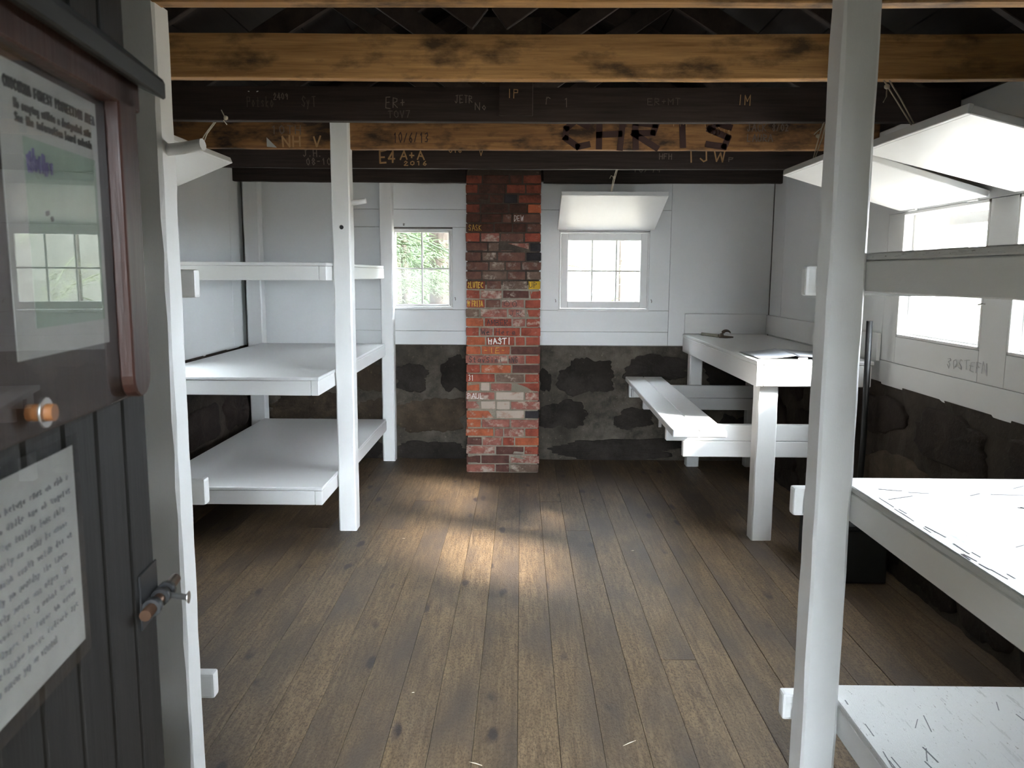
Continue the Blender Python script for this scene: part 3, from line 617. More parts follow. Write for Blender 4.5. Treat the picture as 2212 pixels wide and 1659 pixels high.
for c, row in enumerate(ROWS):
    items = [(q[0], float(q[1:])) for q in row.split()]; tot = sum(v for _, v in items)
    z0 = c * PIT + .0055; z1 = (c + 1) * PIT - .0055; x = CX0 + rb.uniform(-.004, .003); xe = CX1 + rb.uniform(-.004, .004)
    up = c > 19
    for k, (col, v) in enumerate(items):
        wdt = (xe - x if False else (CX1 - CX0) * v / tot)
        xa, xb = x + .0055, x + wdt - .0055
        if k == 0: xa = x
        if k == len(items) - 1: xb = xe
        jy = rb.uniform(-.004, .005); dep = CY + .10
        bm = bmesh.new(); box_bm(bm, xa, xb, CY + jy, dep, z0 + rb.uniform(-.0015, .0015), z1 + rb.uniform(-.0015, .0015), .004, 2)
        for vv in bm.verts: vv.co += Vector((rb.uniform(-.0022, .0022), rb.uniform(-.0018, .0018), rb.uniform(-.0022, .0022)))
        BRK[(c, k)] = (link('brick', mesh_of(bm, 'brick'), BR[col], ch, ((xa + xb) / 2, CY, z0)), xa, xb, z0, z1, CY + jy)
        x += wdt
    sd = 's' if c > 25 else rb.choice('rrbpd')
    for s, xo in ((-1, CX0), (1, CX1)):
        off = .10 + (.0 if c % 2 else .10)
        ya = CY + .10
        for yb in ((CY + .21, CY + .42, YB - .016) if c % 2 else (CY + .315, YB - .016)):
            jx = rb.uniform(-.004, .004)
            bm = bmesh.new(); xs_ = sorted((xo + jx, xo - s * .05)); box_bm(bm, xs_[0], xs_[1], ya + .0045, yb - .0045, z0, z1, .004, 1)
            link('brick', mesh_of(bm, 'brick'), BR[sd], ch, (xs_[0], ya, z0)); ya = yb
def bgraf(c, k, s, m, th=.004, fx=(.08, .92), fz=(.15, .85), jit=.08):
    o, xa, xb, z0, z1, y = BRK[(c, k)]
    cw = (xb - xa) * (fx[1] - fx[0]) / len(s)
    for q, ch_ in enumerate(s):
        if ch_ != ' ': letters('graffiti', ch_, (xa + (xb - xa) * fx[0] + q * cw, y - .0022, z0 + (z1 - z0) * fz[0]), X, Z, (0, -1, 0), cw, (z1 - z0) * (fz[1] - fz[0]), th, M[m], o, jit)
bgraf(16, 1, 'AMBER', 'ink', .004); bgraf(15, 1, 'We', 'ink', .005); bgraf(15, 2, 'Here', 'ink', .004)
bgraf(14, 1, 'HASTI', 'paint_white', .007, jit=.16); bgraf(13, 1, '-IE-', 'paint_yellow', .003)
bgraf(12, 0, 'StavSini', 'ink', .0045); bgraf(12, 1, 'nNG', 'ink', .0045, (.0, .6)); bgraf(10, 0, '31', 'paint_white', .004, (.08, .3)); bgraf(8, 0, 'PAUL', 'paint_white', .004, (.05, .65))
bgraf(20, 0, '2LUTEC', 'paint_yellow', .006); bgraf(18, 0, 'M FRITA', 'paint_yellow', .005); bgraf(20, 3, 'UP', 'ink', .004, (.05, .85)); bgraf(26, 0, 'SASK', 'paint_yellow', .0025, (.1, .6))
bgraf(27, 3, 'DEW', 'paint_white', .0025, (.05, .4)); bgraf(18, 2, 'OO', 'ink', .0035, (.1, .8)); bgraf(17, 2, 'JR', 'ink', .003)

# ------------------------------------------------------------------ bunks
def hewn(name, x0, x1, y0, y1, z0, z1, mat, par, seed=None, amp=.0012):
    """slightly uneven, hand-dressed post with eased corners"""
    r = random.Random(seed if seed is not None else int(1000 * (x0 + 7 * y0))); bm = bmesh.new(); n = max(4, int((z1 - z0) / .09)); rings = []
    for k in range(n + 1):
        z = z0 + (z1 - z0) * k / n; e = .007; ring = []
        cs = [e + r.uniform(-.002, .003) for _ in range(4)]
        for (sx, sy, q) in ((0, 0, 0), (1, 0, 1), (1, 1, 2), (0, 1, 3)):
            cx = x0 if sx == 0 else x1; cy = y0 if sy == 0 else y1; ux = 1 if sx == 0 else -1; uy = 1 if sy == 0 else -1
            j = lambda: r.uniform(-amp, amp) if 0 < k < n else 0
            p1 = (cx + ux * cs[q], cy + j(), z); p2 = (cx + j(), cy + uy * cs[q], z)
            ring += [p2, p1] if q in (0, 2) else [p1, p2]
        rings.append([bm.verts.new(p) for p in ring])
    for k in range(n):
        for q in range(8): bm.faces.new((rings[k][q], rings[k][(q + 1) % 8], rings[k + 1][(q + 1) % 8], rings[k + 1][q]))
    bm.faces.new(rings[0][::-1]); bm.faces.new(rings[-1]); bmesh.ops.recalc_face_normals(bm, faces=bm.faces)
    return link(name, mesh_of(bm, name), mat, par, ((x0 + x1) / 2, (y0 + y1) / 2, z0))
def bunk(name, label, xa, xw, ya, yb, posts, ends, far_y, lev_near, deckmat, wall_gap, tops):
    """xa aisle-side rail face, xw wall side, ya..yb; posts list of boxes"""
    s = 1 if xw > xa else -1
    r = empty(name, ((xa + xw) / 2, (ya + yb) / 2, 0), label, 'bunk bed', 'three-tier bunk beds')
    P = []
    for (a, b, c, d, zt) in posts: P.append(hewn('post', a, b, c, d, 0, zt, M['white'], r))
    for k, L in enumerate(LEV):
        y0 = lev_near[k]; xi = xw - s * wall_gap
        a, b = sorted((xa, xi))
        box('deck', a, b, y0, yb, L - .018, L, deckmat, r, bev=.003)
        t0, t1 = L - .098, L - .0195
        p, q = sorted((xa + s * .002, xa + s * .042)); box('side_rail', p, q, y0 + .002, yb, t0, t1, M['white_y'], r, bev=.003)
        p, q = sorted((xi - s * .042, xi - s * .002)); box('side_rail', p, q, y0 + .002, yb, t0, t1, M['white_y'], r, bev=.003)
        p, q = sorted((xa + s * .043, xi - s * .043)); box('end_rail', p, q, y0 + .003, y0 + .043, t0, t1, M['white_x'], r, bev=.003)
        for (e0, e1, yy0, yy1, dz) in ends:
            box('bearer', e0, e1, yy0, yy1, t0 + dz, t1 + dz, M['white_x'], r, bev=.008, seg=2)
    return r, P
rbk, rp = bunk('bunk_bed', 'white three-tier bunk bed at the right with a scratched, worn middle deck', .868, XR, .46, 2.15,
     [(.772, .865, 2.045, 2.138, 2.34), (.772, .865, .48, .573, 2.19), (XR - .12, XR - .027, .36, .45, 1.66)],
     [(.752, XR - .03, 2.152, 2.192, -.012)], 2.15, (.46, .46, .46), M['worn_deck'], .03, 0)
lbk, lp = bunk('bunk_bed', 'white three-tier bunk bed at the left, mostly hidden by the open door', -1.040, XL, .46, 2.262,
     [(-1.036, -.943, 2.155, 2.248, 2.187), (-1.036, -.943, .48, .573, 2.19), (XL + .027, XL + .12, .36, .45, 1.66)],
     [(XL + .03, -.915, 2.264, 2.304, -.03)], 2.2, (.46, .46, .46), M['deck'], .03, 0)
fbk, fp = bunk('bunk_bed', 'white three-tier bunk bed in the far left corner beside the chimney wall', -1.062, XL + .04, 4.2, 6.27,
     [(-1.058, -.956, 4.556, 4.66, 2.33), (-1.103, -1.004, 6.335, 6.43, 2.26), (-2.155, -2.035, 6.32, 6.42, 2.255), (-2.175, -2.10, 4.70, 4.79, 1.6)],
     [(-2.08, -1.066, 6.28, 6.318, 0.0)], 6.2, (4.205, 4.190, 4.42), M['deck'], .13, 0)
# pegs, hole and scuffs on the posts
tube('peg', [(-.952, 2.20, 1.822), (-.90, 2.19, 1.826), (-.842, 2.18, 1.834)], .016, M['white'], lp[0], 12)
tube('peg', [(-.960, 4.60, 1.888), (-.91, 4.60, 1.896), (-.872, 4.60, 1.903)], .0145, M['white'], fp[0], 12)
bm = bmesh.new(); tube_bm(bm, [(-1.004, 4.580, 1.753), (-1.004, 4.5555, 1.753)], .0115, 14); link('peg_hole', mesh_of(bm, 'peg_hole'), M['black'], fp[0], (-1.004, 4.56, 1.753))
for q, c_ in enumerate('VINN'): letters('scratch', c_, (1.20 + q * .065, 1.80, .9551), X, Y, Z, .065, .09, .0025, M['ink_grey'], rbk, .2)
rsx = random.Random(12)
for L_, nsc in ((LEV[1], 46), (LEV[0], 40)):
    bm = bmesh.new()
    for q in range(nsc):
        x_, y_ = rsx.uniform(.90, 1.75), rsx.uniform(1.2, 2.1); ln, an = rsx.uniform(.02, .09), rsx.uniform(-.5, .5) + (1.2 if L_ < .5 else .1); w_ = rsx.uniform(.0007, .0018)
        if q % 3 == 0: x_ = .875 + rsx.uniform(0, .03); an = 1.57 + rsx.uniform(-.1, .1)
        box_bm(bm, -ln / 2, ln / 2, -w_, w_, -.0005, .0006); bm.verts.ensure_lookup_table(); vs_ = bm.verts[-8:]
        bmesh.ops.rotate(bm, cent=(0, 0, 0), matrix=Matrix.Rotation(an, 3, 'Z'), verts=vs_); bmesh.ops.translate(bm, vec=(x_, y_, L_), verts=vs_)
    o_ = link('scratches', mesh_of(bm, 'scratches'), M['ink_grey'], rbk, (1.2, 1.7, L_)); o_['kind'] = 'stuff'

# ------------------------------------------------------------------ table with bench
tb = empty('table_with_bench', (1.6, 5.4, 0), 'tall white painted table with attached plank bench in the far right corner', 'table')
TX0, TX1, TY0, TY1, TZ = 1.292, XR - .035, 4.40, YB - .004, 1.035
box('table_top', TX0, TX1, TY0, TY1, TZ - .022, TZ, M['deck'], tb, bev=.004)
box('apron', TX0 + .002, TX0 + .042, TY0 + .002, TY1, TZ - .142, TZ - .0235, M['white_y'], tb, bev=.004)
box('apron', TX0 + .044, TX1 - .01, TY0 + .002, TY0 + .042, TZ - .142, TZ - .0235, M['white_x'], tb, bev=.004)
box('backsplash', TX0 + .01, XR - .022, YB - .024, YB - .002, TZ + .002, 1.196, M['white_x'], tb, bev=.003)
box('backsplash', XR - .024, XR - .002, 4.41, YB - .025, TZ + .004, 1.190, M['white_y'], tb, bev=.003)
def tleg(a, b, c, d, zt): hewn('leg', a, b, c, d, 0, zt, M['white'], tb, None, .0008)
tleg(1.322, 1.436, 4.445, 4.545, .892); tleg(1.315, 1.412, 6.225, 6.32, .892); tleg(1.775, 1.87, 6.225, 6.32, .892)
for y0 in (4.547, 6.183):
    box('bench_bearer', .838 if y0 < 5 else .842, 1.885, y0, y0 + .04, .556, .652, M['white_x'], tb, bev=.004)
    box('bench_bearer', .936 if y0 < 5 else .955, 1.885, y0, y0 + .04, .462, .5545, M['white_x'], tb, bev=.004)
# bench boards, running slightly askew
def skew_board(name, xn0, xn1, xf0, xf1, yn, yf, z0, z1, mat, par):
    bm = bmesh.new(); vs = [bm.verts.new(p) for p in ((xn0, yn, z0), (xn1, yn, z0), (xf1, yf, z0), (xf0, yf, z0), (xn0, yn, z1), (xn1, yn, z1), (xf1, yf, z1), (xf0, yf, z1))]
    for f in ((3, 2, 1, 0), (4, 5, 6, 7), (0, 1, 5, 4), (1, 2, 6, 5), (2, 3, 7, 6), (3, 0, 4, 7)): bm.faces.new([vs[i] for i in f])
    bmesh.ops.bevel(bm, geom=list(bm.edges), offset=.004, segments=1, affect='EDGES')
    return link(name, mesh_of(bm, name), mat, par, (xn0, yn, z0))
skew_board('bench_board', .802, .940, .842, .985, 4.16, YB - .02, .654, .690, M['deck'], tb)
skew_board('bench_board', .943, 1.086, .988, 1.132, 4.165, YB - .02, .654, .690, M['deck'], tb)
for yy, zz in ((5.95, .63), (4.75, .63)):
    box('bracket', .828, .846, yy, yy + .03, zz - .035, zz + .024, M['steel'], tb, bev=.001)

# ------------------------------------------------------------------ shutters and their cords
def shutter(label, hinge, out, up, wdir, wlen, length_vec, bevt=.028):
    """hinge corner, board spans wlen along wdir and length_vec outwards"""
    h, wd_, lv = Vector(hinge), Vector(wdir), Vector(length_vec)
    nrm = wd_.cross(lv).normalized()
    if nrm.z < 0: nrm = -nrm
    r = empty('shutter', h, label, 'shutter', 'hinged window shutters propped open')
    prism('shutter_board', [h, h + wd_ * wlen, h + wd_ * wlen + lv, h + lv], nrm * bevt, M['white_y'], r, .003)
    for f in (.15, .85):
        p = h + wd_ * wlen * f
        bm = bmesh.new(); tube_bm(bm, [p - wd_ * .04 - lv.normalized() * .006, p + wd_ * .04 - lv.normalized() * .006], .006, 8)
        link('hinge', mesh_of(bm, 'hinge'), M['white'], r, p)
    b0 = h + lv - lv.normalized() * .002
    prism('edge_strip', [b0, b0 + wd_ * wlen, b0 + wd_ * wlen + lv.normalized() * .014, b0 + lv.normalized() * .014], nrm * (bevt + .004), M['white_y'], r, .002)
    return r
shutter('white shutter propped open above the back window right of the chimney', (.281, YB - .012, 1.845), 0, 0, X, .762, (0, -.575, .205))
shutter('white shutter raised over the farther right-hand window, beside the table', (XR - .012, 3.48, 1.832), 0, 0, Y, .785, (-.605, 0, .175))
shutter('overexposed white shutter raised over the nearer right-hand window', (XR - .012, 2.515, 1.832), 0, 0, Y, .775, (-.615, 0, .150))
shutter('white shutter raised on the left wall, half hidden behind the post', (XL + .012, 3.72, 1.842), 0, 0, Y, .775, (.600, 0, .245))
def cord(label, strands, knot=None, tail=None):
    p0 = Vector(strands[0][0]); r = empty('cord', p0, label, 'cord', 'cords holding up the shutters')
    for s in strands: tube('strand', s, .0028, M['string'], r, 6)
    if knot:
        k = Vector(knot); bm = bmesh.new(); bmesh.ops.create_icosphere(bm, subdivisions=1, radius=.011); bmesh.ops.translate(bm, vec=k, verts=bm.verts)
        link('knot', mesh_of(bm, 'knot'), M['string'], r, k, True)
    if tail: tube('tail', tail, .0022, M['string'], r, 6)
    return r
cord('twine loop holding up the shutter over the back window', [[(.632, 5.865, 2.08), (.628, 5.70, 2.14), (.622, 5.44, 2.19)], [(.640, 5.865, 2.08), (.636, 5.70, 2.135), (.630, 5.44, 2.19)]], (.628, 5.62, 2.155), [(.628, 5.62, 2.155), (.605, 5.61, 2.165), (.597, 5.61, 2.145)])
cord('twine loop with curled tail left of the big right-hand post, over the farther shutter', [[(1.365, 3.90, 2.04), (1.372, 3.86, 2.13), (1.385, 3.80, 2.26)], [(1.372, 3.90, 2.04), (1.388, 3.86, 2.13), (1.395, 3.80, 2.27)]], (1.368, 3.862, 2.14), [(1.385, 3.80, 2.24), (1.372, 3.79, 2.20), (1.36, 3.79, 2.165), (1.34, 3.79, 2.15), (1.325, 3.79, 2.135)])
cord('long knotted twine holding the nearer right-hand shutter', [[(1.395, 2.98, 2.02), (1.33, 2.99, 2.12), (1.255, 2.99, 2.225)], [(1.405, 2.98, 2.02), (1.345, 2.99, 2.125), (1.268, 2.99, 2.235)]], (1.292, 2.985, 2.165), [(1.292, 2.985, 2.165), (1.29, 2.98, 2.13), (1.28, 2.98, 2.11)])
cord('twine with frayed knot above the left shutter', [[(-1.60, 4.10, 2.130), (-1.52, 3.96, 2.15), (-1.365, 3.78, 2.228)], [(-1.592, 4.12, 2.130), (-1.51, 3.97, 2.16), (-1.372, 3.79, 2.215)]], (-1.345, 3.768, 2.195), [(-1.365, 3.77, 2.23), (-1.352, 3.766, 2.205), (-1.338, 3.764, 2.19), (-1.355, 3.764, 2.183), (-1.34, 3.764, 2.165)])

# ------------------------------------------------------------------ open door, left foreground
HD = math.radians(7.0)
dd = Vector((-math.sin(HD), math.cos(HD), 0)); dnv = Vector((math.cos(HD), math.sin(HD), 0))
D0 = dnv * (-.3713)
def dp(s, n, z): return D0 + dd * s + dnv * n + Vector((0, 0, z))
def dbox(name, s0, s1, n0, n1, z0, z1, mat, par, bev=.002):
    return prism(name, [dp(s0, n0, z0), dp(s1, n0, z0), dp(s1, n1, z0), dp(s0, n1, z0)], (0, 0, z1 - z0), mat, par, bev)
door = empty('door_1', dp(.36, -.02, .01), kind='structure')
bw = (1.119 - .36) / 9
for k in range(9): dbox('board', .36 + k * bw + .0018, .36 + (k + 1) * bw - .0018, -.030, 0, .012, 2.00, M['door'], door, .004)
for zb in (.25, 1.0, 1.75): dbox('ledge', .40, 1.08, -.055, -.031, zb, zb + .14, M['door'], door, .003)
# barrel bolt at the free edge
bz = 1.062
bolt = dbox('bolt_plate', 1.052, 1.1185, 0, .003, bz - .03, bz + .045, M['black'], door, .001)
tube('bolt_bar', [dp(1.030, .014, bz), dp(1.160, .014, bz)], .0075, M['brass'], door, 12)
for s in (1.060, 1.094, 1.117): tube('bolt_keeper', [dp(s - .006, .014, bz), dp(s + .006, .014, bz)], .012, M['black'], door, 12)
tube('bolt_knob', [dp(1.103, .014, bz), dp(1.103, .044, bz - .006), dp(1.103, .048, bz - .006)], [.004, .004, .009], M['steel'], door, 10)

case = empty('notice_case', dp(.80, .0, 1.345), 'red-brown wooden notice case with clear cover on the open door', 'notice case')
dbox('backing', .45, 1.055, .0015, .012, 1.347, 1.735, M['case_back'], case)
for s0, s1 in ((.985, 1.042), (.46, .515)):
    pts = []; w2 = (s1 - s0) / 2; c = (s0 + s1) / 2
    for k in range(9):
        t = PI + PI * k / 8; pts.append(dp(c + w2 * math.cos(t), .017, 1.35 + .026 + .026 * math.sin(t)))
    pts += [dp(s1, .017, 1.728), dp(s0, .017, 1.728)]
    prism('batten', pts, dnv * .017, M['case'], case, .002)
dbox('header', .45, 1.055, .0125, .034, 1.69, 1.735, M['case'], case)
prism('roof_cap', [dp(.42, .0015, 1.78), dp(.42, .056, 1.735), dp(.42, .056, 1.712), dp(.42, .034, 1.722), dp(.42, .0015, 1.737)], dd * .668, M['cap'], case, .003)
prism('clear_cover', [dp(.455, .0385, 1.349), dp(1.05, .0145, 1.349), dp(1.05, .0155, 1.349), dp(.455, .0395, 1.349)], (0, 0, .34), M['plexi'], case)
tube('bolt', [dp(.770, .0125, 1.372), dp(.770, .036, 1.372)], .008, M['rust'], case, 12)
tube('washer', [dp(.770, .0270, 1.372), dp(.770, .0290, 1.372)], .014, M['steel'], case, 16)

def sheet(name, label, s0, s1, n, z0, z1, mat):
    r = empty(name, dp((s0 + s1) / 2, n, z0), label, 'notice')
    dbox('paper_sheet', s0, s1, n, n + .0006, z0, z1, mat, r, 0); return r
ns = sheet('printed_notice', 'printed map notice behind the clear cover of the case', .758, .972, .0125, 1.420, 1.684, M['paper'])
def dtext(s, s0, s1, n, z, h, th, mat, par, jit=.02, nm='lettering'):
    return letters(nm, s, dp(s0, n, z), dd, (0, 0, 1), dnv, s1 - s0, h, th, mat, par, jit)
dtext('CHOCORUA FOREST PROTECTION AREA', .768, .966, .0132, 1.660, .0085, .0016, M['ink_print'], ns)
dtext('No camping within a designated site', .785, .955, .0132, 1.645, .0075, .0014, M['ink_print'], ns)
dtext('See the information board outside', .785, .955, .0132, 1.633, .0075, .0014, M['ink_print'], ns)
dbox('map_print', .797, .962, .0131, .0134, 1.447, 1.622, M['map'], ns, 0)
dtext('vWvmNsv', .80, .855, .0136, 1.594, .018, .002, M['ink_violet'], ns, .2, 'map_route')
dtext('-.', .832, .852, .0136, 1.55, .01, .004, M['ink'], ns, .1, 'map_mark')
hs = sheet('handwritten_notice', 'handwritten letter in a clear sleeve pinned to the open door', .66, .882, .0012, 1.102, 1.318, M['paper'])
rh = random.Random(4); abc = 'aeinorstuhlcmdkvwgy'
for k in range(11):
    z = 1.286 - k * .0155; s_ = ''
    while len(s_) < 30: s_ += ''.join(rh.choice(abc) for _ in range(rh.randint(2, 7))) + ' '
    dtext(s_[:30], .672, .872 - (.05 if k == 10 else rh.uniform(0, .02)), .0019, z, .0062, .0006, M['ink_pale'], hs, .16, 'handwriting')
prism('clear_sleeve', [dp(.645, .0026, 1.086), dp(.893, .0026, 1.086), dp(.893, .0031, 1.086), dp(.645, .0031, 1.086)], (0, 0, .244), M['plexi'], hs)

# ------------------------------------------------------------------ small things
pl = tag(tube('pole', [(1.862, 4.335, .003), (1.875, 4.335, .6), (1.866, 4.335, 1.262)], .0165, M['black'], None, 14), 'thin black pole leaning upright beside the near end of the table', 'pole')
bxr = empty('storage_box', (1.66, 4.05, 0), 'low black box on the floor under the right wall windows', 'box')
box('body', 1.53, 1.80, 3.80, 4.28, .001, .27, M['black_box'], bxr, bev=.01, seg=2); box('lid', 1.522, 1.808, 3.792, 4.288, .271, .30, M['black_box'], bxr, bev=.006)
# open notebook
nb = empty('notebook', (1.62, 4.72, TZ), 'open notebook with curled pages on the near end of the table', 'notebook')
def page(name, x0, x1, y0, y1, zf, mat, nx=10, th=.003):
    bm = bmesh.new(); top = []; bot = []
    for k in range(nx + 1):
        u = k / nx; xx = x0 + (x1 - x0) * u; z = zf(u)
        top.append([bm.verts.new((xx, y0 + .015 * u, z + th)), bm.verts.new((xx, y1 + .02 * u, z + th + .004 * u))]); bot.append([bm.verts.new((xx, y0 + .015 * u, z)), bm.verts.new((xx, y1 + .02 * u, z))])
    for k in range(nx):
        bm.faces.new((top[k][0], top[k + 1][0], top[k + 1][1], top[k][1])); bm.faces.new((bot[k][0], bot[k][1], bot[k + 1][1], bot[k + 1][0]))
        bm.faces.new((bot[k][0], bot[k + 1][0], top[k + 1][0], top[k][0])); bm.faces.new((bot[k][1], top[k][1], top[k + 1][1], bot[k + 1][1]))
    bm.faces.new((bot[0][0], top[0][0], top[0][1], bot[0][1])); bm.faces.new((bot[-1][0], bot[-1][1], top[-1][1], top[-1][0]))
    bmesh.ops.recalc_face_normals(bm, faces=bm.faces)
    return link(name, mesh_of(bm, name), mat, nb, (x0, y0, TZ), True)
page('cover', 1.33, 1.80, 4.50, 4.90, lambda u: TZ + .0012, M['black'], 6, .0012)
page('page_block', 1.335, 1.55, 4.505, 4.89, lambda u: TZ + .0022 + .016 * u * u, M['paper_blue'])
page('page_block', 1.556, 1.79, 4.505, 4.89, lambda u: TZ + .0022 + .012 * (1 - u) ** 2 + .004 * math.sin(u * 6), M['paper_blue'], 10, .007)
tube('pen', [(1.545, 4.47, TZ + .007), (1.60, 4.49, TZ + .007)], .006, M['scrape'], nb, 10)
# old wrench lying on the table
wrn = empty('wrench', (1.52, 6.0, TZ), 'rusty adjustable wrench lying on the far end of the table', 'wrench')
def wbm(pts, r, nm, mat): tube(nm, pts, r, mat, wrn, 8)
prism('handle', [(1.400, 6.27, TZ + .001), (1.408, 6.285, TZ + .001), (1.500, 6.075, TZ + .001), (1.480, 6.055, TZ + .001)], (0, 0, .022), M['tool_light'], wrn, .004)
jaw = []
for k in range(10):
    t = PI * (.15 + 1.0 * k / 9); jaw.append((1.528 + .034 * math.cos(t), 5.995, TZ + .026 + .030 * math.sin(t)))
tube('jaw', jaw, [.012, .013, .013, .012, .012, .011, .010, .008, .006, .004][::-1], M['rusty_tool'], wrn, 8)
tube('lower_jaw', [(1.485, 6.03, TZ + .012), (1.53, 5.99, TZ + .010), (1.575, 5.975, TZ + .010)], [.012, .010, .005], M['rusty_tool'], wrn, 8)
tube('adjuster', [(1.492, 6.03, TZ + .014), (1.506, 6.018, TZ + .014)], .0125, M['rusty_tool'], wrn, 10)
# scrap of paper on the brown truss
prism('paper_scrap', [(-1.420, 4.601, 2.195), (-1.365, 4.601, 2.190), (-1.42, 4.601, 2.245)], (0, .003, 0), M['paper'], None)
tag(bpy.data.objects['paper_scrap'], 'small white triangular paper scrap stuck on the brown beam', 'paper')

# ------------------------------------------------------------------ outdoors
gr = tag(box('ground', -60, 60, -60, 80, -.9, -.45, M['ground'], bev=0), kind='structure')
rt_ = random.Random(17)
def bough_mesh(seed, mat, nn=520, L=1.5):
    r = random.Random(seed); bm = bmesh.new()
    stem = [Vector((L * t, 0, -.45 * t * t * L * .5)) for t in [k / 8 for k in range(9)]]
    tube_bm(bm, stem, [.014 * (1 - .8 * k / 8) for k in range(9)], 5)
    for k in range(nn):
        t = r.uniform(.15, 1); i = min(int(t * 8), 7); p = stem[i].lerp(stem[i + 1], t * 8 - i)
        side = r.choice((-1, 1)); reach = r.uniform(.02, .36) * (1.15 - t * .6)
        q = p + Vector((reach * .5, side * reach, r.uniform(-.10, .02) - reach * .25))
        d = Vector((r.uniform(.2, 1), side * r.uniform(.1, 1), r.uniform(-.7, .2))).normalized() * r.uniform(.06, .13)
        n_ = d.cross(Vector((r.uniform(-1, 1), r.uniform(-1, 1), r.uniform(-1, 1)))).normalized() * .0045
        bm.faces.new([bm.verts.new(v) for v in (q - n_, q + n_, q + d)])
    me = mesh_of(bm, 'bough'); me.materials.append(mat); return me
BM_ = [bough_mesh(1, M['needles']), bough_mesh(2, M['needles']), bough_mesh(3, M['needles2'], 260), bough_mesh(4, M['needles2'], 240)]
def tree(label, x, y, rad, h, nb_, kinds, z0=.4, lean=0.0, group='trees outside the cabin', sc=1.0):
    t = empty('tree', (x, y, -.5), label, 'tree', group)
    pts = [(x + lean * k / 6 + rt_.uniform(-.02, .02), y + rt_.uniform(-.02, .02), -.5 + (h + .5) * k / 6) for k in range(7)]
    tube('trunk', pts, [rad * (1.1 - .6 * k / 6) for k in range(7)], M['bark'], t, 10)
    for k in range(nb_):
        me = BM_[rt_.choice(kinds)]; o = bpy.data.objects.new('bough', me); COL.objects.link(o); o.parent = t
        zz = z0 + (h - z0) * (k + rt_.random()) / nb_
        o.location = (lean * zz / h, 0, zz + .5); s = sc * rt_.uniform(.6, 1.15); o.scale = (s, s, s); o.rotation_euler = (rt_.uniform(-.2, .2), rt_.uniform(-.1, .25), rt_.uniform(0, 2 * PI))
    return t
tree('pine with hanging green boughs just outside the left back window', -1.62, 8.35, .11, 4.2, 26, (0, 1), .6)
tree('grey trunk with green boughs behind the right half of the left back window', -.98, 9.9, .17, 5.0, 26, (0, 1), .5)
tree('pine farther off, seen low in the left back window', -1.75, 11.5, .14, 5.0, 34, (0, 1, 2), .3, sc=1.2)
tree('thick trunk deep in the wood beyond the left back window', -1.25, 14.5, .30, 6.5, 30, (0, 2), .3, sc=1.3)
tree('bushy young pine close behind the left back window', -1.30, 9.0, .05, 3.2, 34, (0, 1), .2, sc=.8)
tree('far grey pine closing the view through the left back window', -1.95, 13.0, .2, 6.0, 44, (0, 1), .2, sc=1.5)
tree('slim young tree in front of the right back window', 1.32, 10.8, .030, 4.5, 7, (2, 3), .8, sc=.7)
tree('thin pale-leaved tree at the left of the right back window', .62, 11.8, .024, 4.5, 7, (2, 3), .7, sc=.7)
for k, (x, y) in enumerate(((-4.5, 9.5), (-6.5, 4.0), (-6.0, 1.0), (-3.4, 13.0), (-8, 7))):
    tree(['pine beyond the back left corner, out past the bunk', 'pine in the wood across from the left wall', 'pine outside the left wall towards the door', 'tall pine behind the cluster at the back left', 'distant pine far off the left wall'][k], x, y, .15, 6.0, 30, (0, 1), .3, sc=1.3)

# added bank that blocks skylight round the cabin on every side but the right
bm = bmesh.new(); gg = []
NA, NR = 110, 12
for a in range(NA + 1):
    deg = -37 - 231 * a / NA; th = math.radians(deg); u = a / NA
    gap = min(1, max(.06, (abs(deg + 88.7) - 9.6) / 5))   # gap shaped to let skylight in through the door
    ra = 5.0 + 1.6 * min(1, u / .35) + 3.6 * max(0, (u - .35) / .65)
    row = []
    for j in range(NR + 1):
        r_ = ra + 7.0 * j / NR; zz = -.5 + 10.0 * (j / NR) ** .85 * gap * min(1, .5 + u * 9) + (rt_.uniform(-.2, .2) if j else 0)
        row.append(bm.verts.new((r_ * math.cos(th), 3.2 + r_ * math.sin(th), zz)))
    gg.append(row)
for a in range(NA):
    for j in range(NR): bm.faces.new((gg[a][j], gg[a + 1][j], gg[a + 1][j + 1], gg[a][j + 1]))
bmesh.ops.recalc_face_normals(bm, faces=bm.faces)
tag(link('sky_blocker_bank', mesh_of(bm, 'sky_blocker_bank'), M['bank'], None, (0, -3, -.5), True), kind='structure')
bm = bmesh.new(); gg = []
for a in range(13):
    row = []
    for j in range(9):
        x_ = -.15 + 9 * a / 12; y_ = 13.5 + 6 * j / 8 + .15 * x_; row.append(bm.verts.new((x_, y_, -.5 + 8 * (j / 8) ** .8 + (rt_.uniform(-.15, .15) if j else 0))))
    gg.append(row)
for a in range(12):
    for j in range(8): bm.faces.new((gg[a][j], gg[a + 1][j], gg[a + 1][j + 1], gg[a][j + 1]))
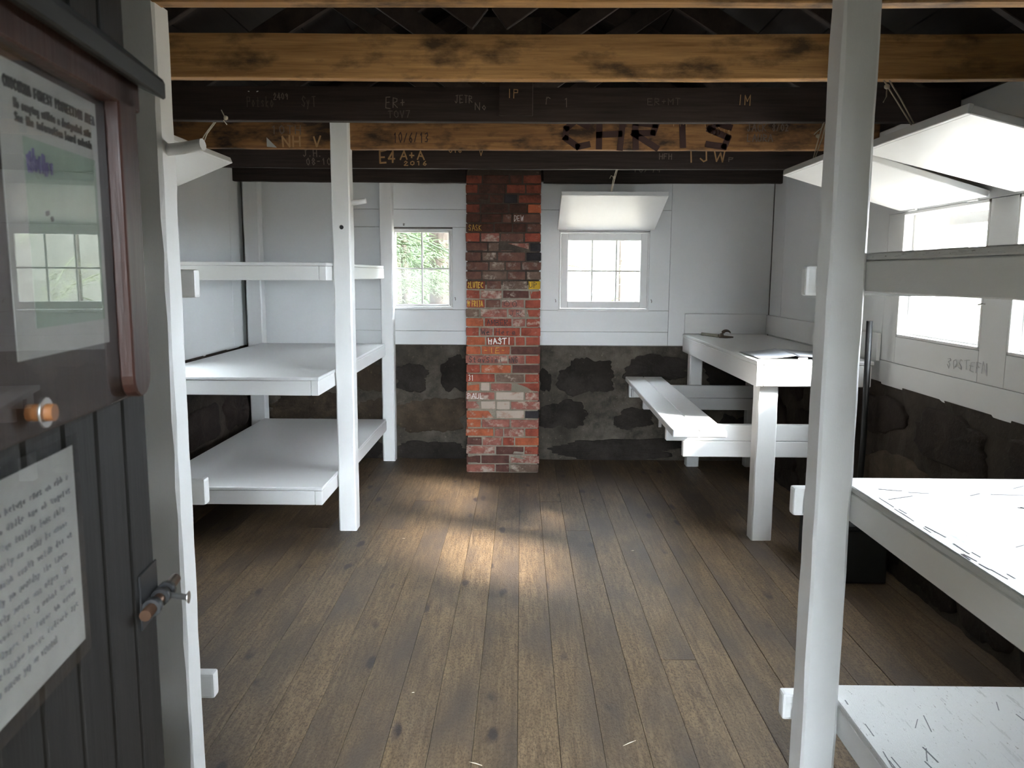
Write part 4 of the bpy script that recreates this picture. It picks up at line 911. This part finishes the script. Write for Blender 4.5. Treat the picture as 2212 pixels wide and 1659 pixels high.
bmesh.ops.recalc_face_normals(bm, faces=bm.faces)
tag(link('added_backdrop_slope', mesh_of(bm, 'added_backdrop_slope'), M['ledge'], None, (3, 14, -.5), True), kind='structure')  # added backdrop, sets how bright the right back window looks
for k, (x, y) in enumerate(((-2.9, -2.9), (3.4, -2.6))):  # pines added out of view to cut light through the door
    tree(['added unseen pine dimming the doorway, to the left', 'added unseen pine dimming the doorway, to the right'][k], x, y, .12, 5.0, 40, (0, 1), .0, group='added trees that dim the doorway')

# latch above the left back window, paint smears on the plate, splinters on the floor
bm = bmesh.new(); tube_bm(bm, [(-.925, YB - .001, 1.885), (-.925, YB - .018, 1.885), (-.925, YB - .020, 1.872)], .006, 8)
link('latch', mesh_of(bm, 'latch'), M['hook'], bpy.data.objects['window_1'], (-.925, YB, 1.885))
for (x0, x1, z0) in ((-.90, -.83, 2.227), (-.80, -.68, 2.232), (-.66, -.63, 2.226)):
    n = 10; pts = [((x0 + x1) / 2 + (x1 - x0) / 2 * math.cos(2 * PI * k / n) * rt_.uniform(.7, 1.1), YB - .031, z0 + .006 + .006 * math.sin(2 * PI * k / n) * rt_.uniform(.6, 1.3)) for k in range(n)]
    prism('paint_smear', pts, (0, .002, 0), M['scrape'], wb)
for k, (x, y, ln, an) in enumerate(((-.13, 2.30, .045, -.4), (.02, 2.23, .05, -.25), (.36, 2.42, .055, .6), (-.38, 2.72, .012, .3), (-.66, 4.42, .02, .2), (.62, 4.25, .02, .4))):
    c, s_ = math.cos(an) * ln / 2, math.sin(an) * ln / 2
    o = tube('wood_splinter', [(x - c, y - s_, .003), (x, y, .004), (x + c, y + s_, .003)], [.0006, .0018, .0006], M['splinter'], None, 5)
    tag(o, ['short pale splinter on the floor at the bottom centre of the picture', 'second pale splinter just right of the bottom centre', 'longest pale splinter, on the floor toward the right-hand post', 'tiny white chip on the floor left of centre', 'pale chip on the floor beside the foot of the left bunk post', 'pale chip in the dark floor left of the table leg'][k], 'splinter', 'splinters on the floor')
